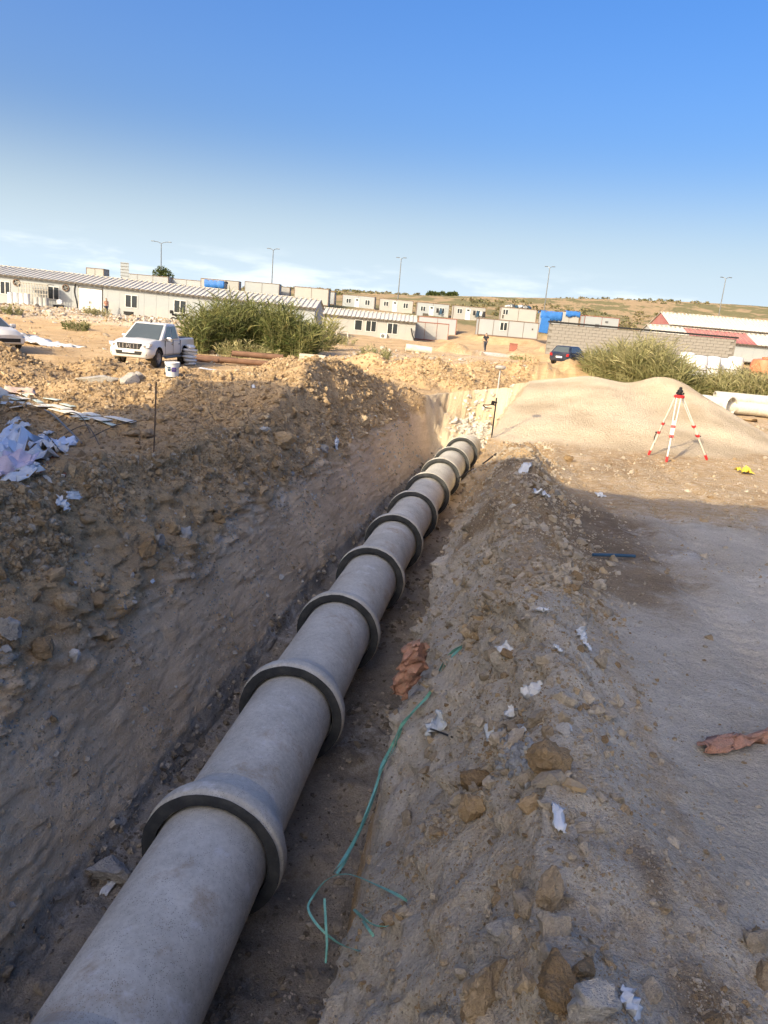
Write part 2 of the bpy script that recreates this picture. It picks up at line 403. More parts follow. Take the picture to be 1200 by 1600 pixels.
# far buildings first hand over their base points so that the terrain is levelled below them
CONT = [ # x0, x1, top-left y, bottom y (at mid), depth, front style, height, tone
 (534, 584, 461, 484, 140, 'wdw', 'b'), (592, 644, 467, 489, 138, 'wdw2', 'b'), (650, 700, 473, 497, 134, 'wdwl', 'b'), (707, 757, 478, 501, 132, 'wdwl2', 'b'),
 (652, 711, 495, 524, 106, 'plain', 'r'), (644, 699, 503, 532, 99, 'panel', 'r'),
 (746, 839, 498, 527, 101, 'long', 'b'), (781, 836, 481, 503, 126, 'junk', 'b'), (843, 874, 488, 521, 112, 'tarpL', 'b'), (872, 903, 487, 510, 118, 'tarpR', 'b'), (911, 965, 494, 517, 128, 'vents', 'r'),
 (459, 512, 449, 476, 128, 'plain', 'b'), (382, 435, 441, 466, 132, 'plain', 'b'), (314, 372, 436, 459, 138, 'panel', 'b'), (262, 320, 436, 456, 142, 'plain', 'b'), (320, 349, 441, 460, 128, 'blue', 'b'),
 (191, 262, 429, 449, 140, 'panel', 'b'), (436, 452, 450, 468, 136, 'plain', 'b'), (514, 522, 459, 476, 134, 'plain', 'b'), (135, 162, 424, 440, 130, 'canopy', 'b'),
]
for (x0, x1, yt, yb, D, st, tn) in CONT:
    p = at((x0+x1)/2, yb, D); wd = (x1-x0)*D/FPX
    PADS.append((p.x, p.y+1.3, p.z-.04, max(3.0, wd*.55)))
LB0 = at(-40, 471, 75); LB1 = at(489, 528, 75)              # long white building, front wall foot
for k in range(8):
    q = LB0.lerp(LB1, k/7); PADS.append((q.x, q.y+2, q.z, 4.2))
SB0 = at(497, 520, 92); SB1 = at(647, 534, 92)
for k in range(4):
    q = SB0.lerp(SB1, k/3); PADS.append((q.x, q.y+2, q.z, 3.6))
TR = at(221, 571, 31.5); PADS.append((TR.x+.7, TR.y+2.0, TR.z, 2.9))
BW0 = at(852, 553, 70); BW1 = at(1142, 578, 70)
for k in range(6):
    q = BW0.lerp(BW1, k/5); PADS.append((q.x, q.y-.5, q.z, 3.2))

_mp = at(757, 550, 70); PADS.append((_mp.x, _mp.y, _mp.z, 2.2))  # MANPAD: level dirt road under the walking person
Yg, Wg = np.meshgrid(rows, cols, indexing='ij'); Xg = Wg+xa(Yg)
Zg, Wv, DM, PM, INC = terrain(Xg, Yg)
# horizontal displacement of the trench walls: scrape marks, crumbled strata, bulges
wallm = INC*((np.abs(Wv) > .9) & (np.abs(Wv) < 2.2))*(1-ss(20, 22, Yg))
st_ = fbm(Yg*1.1, Zg*2.2, 101, 3)*.11 + fbm(Yg*6+Zg*5, Zg*11, 103, 4, .65)*.06 + np.maximum(0, fbm(Yg*2.6+Zg, Zg*8.0, 107, 4, .6)-.15)*.16 - np.maximum(0, .10-np.abs(fbm(Yg*1.7+Zg*1.5, Zg*3.5, 113, 3)))*.45 + .022*np.mod((Zg*.9+Yg*.45+.1*fbm(Yg*2, Zg*2, 117, 2))/.13, 1)*ss(-.05, .2, fbm(Yg*.9, Zg*1.2, 119, 2))
lowerw = .30+.70*ss(-1.35, -.75, Zg)
Xg = Xg+wallm*st_*lowerw*np.where(Wv < 0, 1, -1)
Zg = Zg+wallm*fbm(Yg*4, Xg*8, 109, 3)*.03

# surface colour zones (soil kinds; the grey of the path also follows the foreground shade)
def blob(px, py, rx, ry, rot=0):
    c, s_ = math.cos(rot), math.sin(rot); dx, dy = Xg-px, Yg-py
    return np.exp(-(((dx*c+dy*s_)/rx)**2+((-dx*s_+dy*c)/ry)**2))
path = np.clip(PM*.95, 0, 1)*(1-ss(6.8, 9.6, Yg+fbm(Xg*.8, Yg*.8, 140, 3)*1.6)*.62)  # shade grey painted in, fading to sunlit tan around the shadow edge
path = np.maximum(path, .70*ss(.95, 1.15, Wv)*(1-ss(2.2, 2.8, Wv))*(1-ss(7.5, 11, Yg))*(Wv > 0))  # same shade grey on the trench lip, gone where the sun reaches
dark = np.clip(blob(2.0, 6.2, .85, 1.9, -.35)*1.1+blob(1.6, 8.2, .9, 1.6, -.3)+blob(.95, 2.0, .10, .22)+.8*blob(1.0, 1.55, .16, .2), 0, 1)*(.65+.5*ss(-.2, .3, fbm(Xg*2, Yg*2, 120, 3)))
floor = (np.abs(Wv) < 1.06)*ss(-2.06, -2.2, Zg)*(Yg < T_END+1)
wt = np.clip(fbm(Xg*1.6+Yg*.5, Zg*3.5+Yg*.7, 131, 5, .6)-.32, 0, 1)*1.5*(Wv < -.9)*(Wv > -2.0)*(Zg < -.55)*(Yg < 22)
wt = wt+.3*blob(-2.15, 4.4, .25, .35)*(Wv > -1.6)*(Zg > -1.7)*(Zg < -.6)+.35*floor*ss(.1, .35, fbm(Xg*.9, Yg*.9, 133, 3))+.5*blob(.1, 6.6, .4, .8)*floor
for (px, py, r_, a) in [(2.75, 6.4, .32, .8), (3.3, 5.7, .3, .75), (1.25, 4.55, .2, .55), (2.0, 3.6, .35, .55), (2.6, 3.4, .4, .6), (2.6, 7.4, .4, .4), (3.6, 8, .7, .3), (.35, 1.75, .06, .9), (2.4, 4.8, .5, .3)]:
    wt = wt+a*blob(px, py, r_, r_*1.1)
wt = wt+1.0*blob(2.7, 22.8, .55, .75)+.35*blob(4.5, 17, 2.5, 1.5)+.5*ss(54, 58, Yg)*(1-ss(70, 74, Yg))*ss(-3, -8, Xg)+.45*blob(7, 62, 5, 5)+.25*blob(-6, 44, 6, 6)+.4*blob(2, 50, 7, 8)+1.2*blob(at(757, 551, 70).x, 69, 2.2, 2)
hill = ss(92, 125, Yg)
pz = np.clip(DM['pile']/.08+.4, 0, 1)

SUBS = INC*(Wv < 0)*ss(-.6, -1.05, Zg+.35*fbm(Yg*1.1, Yg*0, 151, 3))*(Yg < 23)*.9+INC*(Wv > 0)*.2*(Yg < 23)
NBIG = .5+.55*fbm(Xg*.9, Yg*.9+Zg*.7, 301, 5, .6); NGR = .5+.5*fbm(Xg*.16, Yg*.07, 305, 6, .75)
def grid_obj(name, fmask, m=M_SOIL):
    nr, nc = Zg.shape
    idx = np.arange(nr*nc).reshape(nr, nc)
    q = np.stack([idx[:-1, :-1], idx[:-1, 1:], idx[1:, 1:], idx[1:, :-1]], -1)[fmask]
    used, inv = np.unique(q.ravel(), return_inverse=True)
    me = bpy.data.meshes.new(name); n = len(used); nf = len(q)
    me.vertices.add(n); me.loops.add(nf*4); me.polygons.add(nf)
    co = np.stack([Xg.ravel()[used], Yg.ravel()[used], Zg.ravel()[used]], -1).astype(np.float32)
    me.vertices.foreach_set('co', co.ravel()); me.loops.foreach_set('vertex_index', inv.astype(np.int32))
    me.polygons.foreach_set('loop_start', np.arange(0, nf*4, 4, dtype=np.int32)); me.polygons.foreach_set('loop_total', np.full(nf, 4, np.int32))
    me.polygons.foreach_set('use_smooth', np.ones(nf, bool)); me.update()
    for an, ch in (('zone', (path, dark, wt, NBIG)), ('zone2', (floor, hill, pz, NGR))):
        a = me.attributes.new(an, 'FLOAT_COLOR', 'POINT'); dta = np.ones((n, 4), np.float32)
        for k in range(4): dta[:, k] = np.clip(ch[k], 0, 1).ravel()[used]
        a.data.foreach_set('color', dta.ravel())
    a = me.attributes.new('subsoil', 'FLOAT', 'POINT'); a.data.foreach_set('value', np.clip(SUBS, 0, 1).ravel()[used].astype(np.float32))
    return link(name, me, m)
def cell(a): return np.maximum(np.maximum(a[:-1, :-1], a[1:, :-1]), np.maximum(a[:-1, 1:], a[1:, 1:]))
Yc = .25*(Yg[:-1, :-1]+Yg[1:, :-1]+Yg[:-1, 1:]+Yg[1:, 1:]); Xc = .25*(Xg[:-1, :-1]+Xg[1:, :-1]+Xg[:-1, 1:]+Xg[1:, 1:]); Wc = .25*(Wv[:-1, :-1]+Wv[1:, :-1]+Wv[:-1, 1:]+Wv[1:, 1:])
notcut = (cell(INC) < .5) | ((cell(Zg) > -.6) & (Wc < -1.3) & (Yc < 22))
taken = np.zeros(Yc.shape, bool); HEAPOBJ = []
for key, nm, lab in (('pile', 'gravel_pile', 'smooth pale beige gravel pile behind the red and white tripod'),
                     ('main', 'spoil_heap', 'large cloddy brown spoil heap along the left side of the pipe trench'),
                     ('left', 'spoil_heap', 'lumpy brown soil heap at the left edge in front of the white pickup'),
                     ('mid', 'spoil_heap', 'brown clod heap with pale stones behind the far end of the trench'),
                     ('mid2', 'spoil_heap', 'row of rough soil mounds just behind the gravel pile'),
                     ('far', 'spoil_heap', 'low sandy soil mounds either side of the walking person')):
    fm = (cell(DM[key]) > .03) & notcut & ~taken
    taken |= fm
    o = grid_obj(nm, fm); tag(o, lab, 'gravel pile' if key == 'pile' else 'soil heap', None if key == 'pile' else 'soil heaps on the site'); HEAPOBJ.append(o)
ground = grid_obj('ground', ~taken); tag(ground, kind='structure')
TERR = [ground]+HEAPOBJ
bpy.context.view_layer.update()
def hit(px, py):
    d = Vector(ray(px, py)).normalized(); best = None
    for o in TERR:
        ok, l, n, _ = o.ray_cast(Vector(EYE), d)
        if ok and (best is None or (l-Vector(EYE)).length < (best[0]-Vector(EYE)).length): best = (l.copy(), n.copy())
    return best if best else (Vector(EYE)+d*20, Vector((0, 0, 1)))
def drop(x, y):
    best = -9
    for o in TERR:
        ok, l, n, _ = o.ray_cast(Vector((x, y, 60)), Vector((0, 0, -1)))
        if ok: best = max(best, l.z)
    return best

# ------------------------------------------------------------------ added hall out of view at the left, invented to cast the foreground shadow
M_SHADEHALL = mat('shade_hall_wall', (.82, .78, .70), .9, .1, 1.2, .2, .01)  # kept pale so the added hall also bounces light into the shade
M_DARKGLASS = mat('window_glass', (.03, .035, .04), .08, .1, 3, spec=.6)
M_WHITEPVC = mat('white_pvc', (.60, .60, .585), .45, .05)
def shade_building():
    X0, X1 = -11.5, -7.0; ya, yb = -15.0, 3.3; z0 = -.6
    t = empty('unseen_shade_hall', (X1, 0, z0), 0, 'added pale hall out of view left of the camera, shaped to cast the foreground shadow', 'building')
    MB().prism([(ya, 0), (yb, 0), (yb, 7.3), (0, 8.35), (-1.6, 8.75), (-2.3, 9.3), (-3.7, 10.2), (-5.4, 11.5), (-9, 12.6), (ya, 12.6)], X0-X1, 0, 'x').build('wall', M_SHADEHALL, t)  # stepped outline shaped to the shadow edge across the track
    MR_ = mat('shade_hall_roof', (.42, .41, .40), .6)
    for (y0, q0), (y1, q1) in (((yb, 7.31), (0, 8.36)), ((0, 8.36), (-1.6, 8.76)), ((-1.6, 8.76), (-2.3, 9.31)), ((-2.3, 9.31), (-3.7, 10.21)), ((-3.7, 10.21), (-5.4, 11.51)), ((-5.4, 11.51), (-9, 12.61)), ((-9, 12.61), (ya, 12.61))):
        MB().prism([(y0, q0), (y1, q1), (y1, q1+.12), (y0, q0+.12)], X0-X1-.1, .03, 'x').build('roof', MR_, t)
    MB().prism([(yb+.003, 4.95), (7.7, 5.9), (6.0, 6.3), (yb+.003, 7.3)], -2.5, -.02, 'x').build('canopy', M_SHADEHALL, t)  # added solid wedge, shaped to shade the heap flank
    MB().prism([(yb+.003, 0), (13.9, 0), (13.9, .34), (10.9, 1.46), (7.66, 2.85), (4.34, 4.3), (yb+.003, 4.6)], X0-X1+1.5, -.05, 'x').build('shade_wedge', M_SHADEHALL, t)  # added sloping mass, shaped to the shadow edge on the left bank
    for yy in (-9, -5, 1.5):
        f = part('window', M_WHITEPVC, t, (.02, yy, 2.2), (.06, 1.6, 1.3)); part('pane', M_DARKGLASS, f, (.055, yy, 2.2), (.02, 1.4, 1.1))
    part('door', mat('shade_hall_door', (.25, .3, .35), .5), t, (.03, -2, 1.2), (.08, 2.2, 2.4))  # windows and door only dress the added hall
shade_building()

# ------------------------------------------------------------------ concrete pipes in the trench
def make_concrete():
    m, t, p = newmat('pipe_concrete'); g = nd(t, 'ShaderNodeNewGeometry').outputs['Position']
    a = noise(t, g, 2.2, 5, .6); b = noise(t, g, 26, 4, .6)
    f = math2(t, 'ADD', math2(t, 'MULTIPLY', a, .6), math2(t, 'MULTIPLY', b, .4))
    c = mixc(t, mrange(t, f, .34, .66), (.40, .382, .33), (.63, .603, .53))
    # pits, chalk smears, mud splashes
    v = nd(t, 'ShaderNodeTexVoronoi'); v.inputs['Scale'].default_value = 85; t.links.new(g, v.inputs['Vector'])
    pit = mrange(t, math2(t, 'SUBTRACT', v.outputs['Distance'], math2(t, 'MULTIPLY', noise(t, g, 9, 3), .42)), .02, -.04)
    c = mixc(t, math2(t, 'MULTIPLY', pit, .6), c, (.09, .085, .075))
    c = mixc(t, mrange(t, noise(t, g, 5.0, 7, .74), .575, .66, 0, .6), c, (.66, .65, .63))
    c = mixc(t, mrange(t, noise(t, g, 2.4, 7, .72), .555, .68, 0, .6), c, (.34, .25, .16))
    t.links.new(c, p.inputs['Base Color']); p.inputs['Roughness'].default_value = .85; p.inputs['Specular IOR Level'].default_value = .2
    h = math2(t, 'SUBTRACT', math2(t, 'MULTIPLY', noise(t, g, 60, 5, .6), .3), math2(t, 'MULTIPLY', pit, .5))
    bump(t, p, h, .5, .012); return m
M_CONC = make_concrete()
M_FACERING = mat('dark_face_ring', (.035, .038, .042), .75, .3, 8, .4, .01, dirt=(.2, .19, .17, .2))
RO = .385
def pipe_parts(parent, end_ring=True, scale=1.0, L=2.0):
    n = 64
    def chip(prof, name, m, seed, amp):
        mb = MB().lathe([(a*scale, b) for a, b in prof], n, 'y', closed=True)
        me = mb.mesh(name, True, 50); v = np.zeros(len(me.vertices)*3); me.vertices.foreach_get('co', v); v = v.reshape(-1, 3)
        th = np.arctan2(v[:, 2], v[:, 0]); k = 1+amp*(fbm(th*6+seed, v[:, 1]*6, seed, 3))
        v[:, 0] *= k; v[:, 2] *= k; me.vertices.foreach_set('co', v.ravel()); me.update()
        return link(name, me, m, parent)
    chip([(RO, .30), (RO, L*.5), (RO, L-.02), (RO-.008, L+.03), (.31, L+.03), (.30, L), (.30, .30)], 'barrel', M_CONC, 3, .002)
    chip([(.485, .012), (.497, .025), (.50, .05), (.498, .12), (.48, .165), (.44, .25), (.40, .34), (RO+.001, .40), (.30, .40), (.30, .16), (.425, .15), (.425, .0), (.44, -.004), (.476, -.004)], 'socket', M_CONC, 5, .006)
    if end_ring: chip([(.486, -.0065), (.490, -.012), (.470, -.017), (.420, -.015), (.402, -.006), (.400, .03), (.415, .05)], 'face_ring', M_FACERING, 9, .012)  # dark ring covering most of the socket's end face
t0 = empty('concrete_pipe'); pipe_parts(t0)
ORD = ['nearest, cut off by the bottom edge', 'second', 'third', 'fourth', 'fifth', 'sixth', 'seventh', 'eighth', 'ninth', 'last, ending under the white lime heap']
ys = [4.19+1.896*k for k in range(-3, 11)]
for i, y0 in enumerate(ys[:-1]):
    o = t0 if i == 0 else copy_tree(t0)
    y1 = ys[i+1]; xA, xB = float(xa(y0)), float(xa(y1))
    o.location = (xA, y0, -1.845+.006*math.sin(i*2.1)); o.rotation_euler = (R(.15*math.sin(i*3.3)), R(37*i), -math.atan2(xB-xA, y1-y0))
    k = i-2
    if k < 0: lab = ('far', 'near')[i]+' concrete pipe laid in the trench behind the viewer'
    else:
        word = ['nearest', 'second nearest', 'third nearest', 'fourth nearest', 'fifth nearest', 'sixth nearest', 'seventh nearest', 'eighth nearest', 'ninth nearest', 'tenth nearest', 'farthest'][min(k, 10)]
        lab = f'grey concrete socket pipe in the trench, {word} of the line'
    tag(o, lab, 'concrete pipe', 'concrete pipes laid in the trench')

# ------------------------------------------------------------------ rocks
def rock_mesh(name, seed, sub=3, cuts=9, rough=.12, squash=(1, 1, 1)):
    rg = np.random.default_rng(seed); bm = bmesh.new(); bmesh.ops.create_icosphere(bm, subdivisions=sub, radius=1)
    me = bpy.data.meshes.new(name); bm.to_mesh(me); bm.free()
    v = np.zeros(len(me.vertices)*3); me.vertices.foreach_get('co', v); v = v.reshape(-1, 3)
    for _ in range(cuts):
        n_ = rg.normal(size=3); n_ /= np.linalg.norm(n_); d = rg.uniform(.42, .85)
        e = np.maximum(0, v@n_-d); v -= np.outer(e*.96, n_)
    v *= (1+rough*fbm(v[:, 0]*1.8+seed+v[:, 2]*1.3, v[:, 1]*1.8+v[:, 2]*1.7, seed, 5, .6)+rough*.6*fbm(v[:, 2]*5+seed, v[:, 0]*4-v[:, 1]*4, seed+3, 3, .6))[:, None]
    v *= np.array(squash)*rg.uniform(.85, 1.15, 3); me.vertices.foreach_set('co', v.ravel())
    me.polygons.foreach_set('use_smooth', [True]*len(me.polygons)); me.set_sharp_from_angle(angle=R(38)); me.update(); return me

def scatter(name, label, cat, pts, scl, rot, mats, nvar=6, sub=2, seeds=0, cuts=11, rough=.5, flat=1.0):
    """uncountable clods / pebbles: one object, instances on points"""
    col = bpy.data.collections.new(name+'_kinds')
    for k in range(nvar):
        me = rock_mesh(name+'_kind', seeds+k, sub, cuts, rough, (1, 1, .75*flat)); o = bpy.data.objects.new(name+'_kind', me); me.materials.append(mats[k % len(mats)]); col.objects.link(o)
    me = bpy.data.meshes.new(name); me.vertices.add(len(pts)); me.vertices.foreach_set('co', pts.astype(np.float32).ravel())
    for an, d in (('scl', scl), ('rot', rot)):
        a = me.attributes.new(an, 'FLOAT_VECTOR', 'POINT'); a.data.foreach_set('vector', d.astype(np.float32).ravel())
    me.update(); o = link(name, me, None); tag(o, label, cat, kind='stuff')
    ng = bpy.data.node_groups.new(name, 'GeometryNodeTree')
    ng.interface.new_socket('Geometry', in_out='INPUT', socket_type='NodeSocketGeometry'); ng.interface.new_socket('Geometry', in_out='OUTPUT', socket_type='NodeSocketGeometry')
    N = ng.nodes; gi = N.new('NodeGroupInput'); go = N.new('NodeGroupOutput'); ip = N.new('GeometryNodeInstanceOnPoints'); ci = N.new('GeometryNodeCollectionInfo')
    ci.inputs['Collection'].default_value = col; ci.inputs['Separate Children'].default_value = True; ci.inputs['Reset Children'].default_value = True
    ip.inputs['Pick Instance'].default_value = True
    for an, sk in (('scl', 'Scale'), ('rot', 'Rotation')):
        na = N.new('GeometryNodeInputNamedAttribute'); na.data_type = 'FLOAT_VECTOR'; na.inputs['Name'].default_value = an
        ng.links.new(na.outputs['Attribute'], ip.inputs[sk])
    rv = N.new('FunctionNodeRandomValue'); rv.data_type = 'INT'; rv.inputs['Min'].default_value = 0; rv.inputs['Max'].default_value = nvar-1
    rv_out = [s_ for s_ in rv.outputs if s_.enabled and s_.type == 'INT'][0]
    [s_ for s_ in rv.inputs if s_.name == 'Max' and s_.enabled][0].default_value = nvar-1
    ng.links.new(rv_out, ip.inputs['Instance Index'])
    ng.links.new(gi.outputs[0], ip.inputs['Points']); ng.links.new(ci.outputs[0], ip.inputs['Instance']); ng.links.new(ip.outputs[0], go.inputs[0])
    md = o.modifiers.new('scatter', 'NODES'); md.node_group = ng
    return o

def cavg(a): return .25*(a[:-1, :-1]+a[1:, :-1]+a[:-1, 1:]+a[1:, 1:])
Zc = cavg(Zg); Ic = cavg(INC); PMc = cavg(PM); DC = {k: cavg(v) for k, v in DM.items()}
def vecs(a, b): return np.stack([a, b], 0)
_e1 = np.stack([Xg[:-1, 1:]-Xg[:-1, :-1], Yg[:-1, 1:]-Yg[:-1, :-1], Zg[:-1, 1:]-Zg[:-1, :-1]], -1)
_e2 = np.stack([Xg[1:, :-1]-Xg[:-1, :-1], Yg[1:, :-1]-Yg[:-1, :-1], Zg[1:, :-1]-Zg[:-1, :-1]], -1)
AREA = np.linalg.norm(np.cross(_e1, _e2), axis=-1)
DIST = np.sqrt(Xc**2+Yc**2+(Zc-1.75)**2)
# keep to what the picture can show (with a margin)
dX, dY, dZ = Xc-EYE[0], Yc-EYE[1], Zc-EYE[2]
kk = dX*fw[0]+dY*fw[1]+dZ*fw[2]
with np.errstate(all='ignore'):
    pxx = 600+FPX*(dX*rt[0]+dY*rt[1]+dZ*rt[2])/kk; pyy = 800-FPX*(dX*up[0]+dY*up[1]+dZ*up[2])/kk
VIS = (kk > .3) & (pxx > -250) & (pxx < 1450) & (pyy < 1900)
def sample(dens, n, smin, alpha, smax_, seed, sink=.25, maxd=60, pw=2.0):
    rg = np.random.default_rng(seed)
    p = (AREA*dens*VIS*(DIST < maxd)/DIST**pw).ravel(); p = p/p.sum()
    i = rg.choice(p.size, n, p=p); r_, c_ = np.unravel_index(i, dens.shape)
    a, b = rg.random(n), rg.random(n)
    def bl(G): return G[r_, c_]*(1-a)*(1-b)+G[r_, c_+1]*a*(1-b)+G[r_+1, c_]*(1-a)*b+G[r_+1, c_+1]*a*b
    P = np.stack([bl(Xg), bl(Yg), bl(Zg)], -1); d = np.linalg.norm(P-EYE, axis=1)
    s_ = np.minimum(smin*d*(rg.random(n)**(-1/alpha)), smax_)
    P[:, 2] += s_*(.5-sink)*.6
    sc = s_[:, None]*rg.uniform(.7, 1.25, (n, 3)); ro = rg.uniform(0, 6.28, (n, 3)); ro[:, :2] = rg.normal(0, .5, (n, 2))
    return P, sc, ro
heapd = np.clip(np.maximum.reduce([DC['main'], DC['left'], DC['mid'], DC['mid2'], DC['far']])/.1, 0, 1)
bankd = np.clip(DC['bank']/.15, 0, 1)
cl = ss(-.12, .3, fbm(Xc*.8, Yc*.8, 201, 3)); cl2 = ss(-.05, .3, fbm(Xc*1.7, Yc*1.7, 203, 3))
slope_ok = (Ic < .5) | ((Zc > -.75) & (Wc < -1.3))
d_tan = (heapd*(.5+cl)+bankd*1.5*(.35+cl*cl2*1.6)+.10*(Yc < 20)+.025)*slope_ok*(1-PMc)*(Wc < 1.2)*(1-np.clip(DC['pile']/.1+.5, 0, 1))
P, s1, r1 = sample(d_tan, 56000, .0012, 2.8, .09, 1)
scatter('soil_clods', 'loose brown soil clods over the spoil banks', 'soil clods', P, s1, r1, [M_CLOD, M_CLOD, M_CLOD, M_CLOD, M_CLOD, M_CLOD, M_ROCKS], 7, 2, 300)
d_bk = bankd*slope_ok*(Yc > 1)*(Yc < 14)*(.2+1.2*cl2)*(Wc < -1.2)
P, s1, r1 = sample(d_bk, 22000, .0011, 2.5, .05, 7, .3)
scatter('bank_crumbs', 'crumbled brown soil over the left trench bank', 'soil crumbs', P, s1, r1, [M_CLOD, M_CLOD, M_PEB, M_CLOD, M_ROCKS, M_CLOD], 6, 2, 480)
d_r = (np.exp(-((Wc-1.95)/.42)**2)*1.9*(.2+cl2*cl*1.6)+.03*(Wc > 1.1)*(Wc < 1.7)+.05*ss(2.0, 2.6, Wc)*(.3+cl))*(Wc > 1.05)*(Yc < 24)*(Yc > .5)*(1-np.clip(DC['pile']/.1+.5, 0, 1))
P, s1, r1 = sample(d_r, 52000, .0009, 2.35, .055, 2, .25)
scatter('pebbles', 'grey brown pebbles and crumbs along the right trench lip and path', 'pebbles', P, s1, r1, [M_PEB, M_ROCKS, M_PEB, M_PEB, M_CLOD, M_PEB], 6, 2, 330)
d_f = (np.abs(Wc) < 1.0)*(Zc < -1.8)*(Yc < T_END)*(.3+cl2)
P, s1, r1 = sample(d_f, 7000, .0015, 2.4, .06, 3, .2)
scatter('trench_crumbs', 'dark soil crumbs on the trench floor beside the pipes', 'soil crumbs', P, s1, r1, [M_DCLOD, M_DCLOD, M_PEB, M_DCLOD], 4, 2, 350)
d_w = np.exp(-(((Xc-2.65)/.5)**2+((Yc-22.8)/.6)**2))*(Yc > 21.8)
P, s1, r1 = sample(d_w, 800, .0016, 2.8, .10, 4, .4)
scatter('lime_lumps', 'white crumbly lime lumps at the far end of the trench', 'lime lumps', P, s1, r1, [M_WHITEROCK], 4, 3, 370, 10, .6)
d_b = ss(56, 60, Yc)*(1-ss(71, 74, Yc))*ss(-5, -9, Xc)*(.3+cl)+.5*np.exp(-(((Xc-1.0)/8)**2+((Yc-48)/8)**2))*(Xc > -3)*cl+.08*(Yc > 34)*(Yc < 58)*cl*cl2
P, s1, r1 = sample(d_b, 5200, .0011, 2.6, .22, 5, .25, 95)
scatter('rubble', 'broken pale rubble and stones in front of the white site buildings', 'rubble', P, s1, r1, [M_RUB, M_RUB, M_CLOD, M_ROCKG], 4, 2, 390)

d_wl = Ic*(Wc < -.9)*(Zc > -2.15)*(Zc < -.3)*(Yc < 21)*(.25+cl2)+Ic*(Wc > 1.0)*(Zc > -1.4)*(Yc < 14)*.25
P, s1, r1 = sample(d_wl, 8000, .0010, 2.8, .045, 6, .42)
scatter('embedded_stones', 'small stones and crumbs stuck in the cut trench walls', 'stones', P, s1, r1, [M_ROCKS, M_ROCKS, M_PEB, M_ROCKG], 4, 2, 460)
_rk = {}
def rock(px, py, w_, h_, kind, label, seed, name='rock', sink=.02, group=None, cuts=9):
    p, n_ = hit(px, py+h_*.3); d = (Vector(EYE)-p).length; s_ = d/FPX*.5
    me = rock_mesh(name, seed, 4, cuts, .30)
    o = link(name, me, kind); o.location = p+Vector((0, 0, h_*s_*(.55-sink)))
    o.scale = (w_*s_*1.05, (w_+h_)*.5*s_, h_*s_*1.05); o.rotation_euler = (0, 0, seed*1.7)
    tag(o, label, 'soil clod' if name == 'soil_clod' else 'rock', group); return o
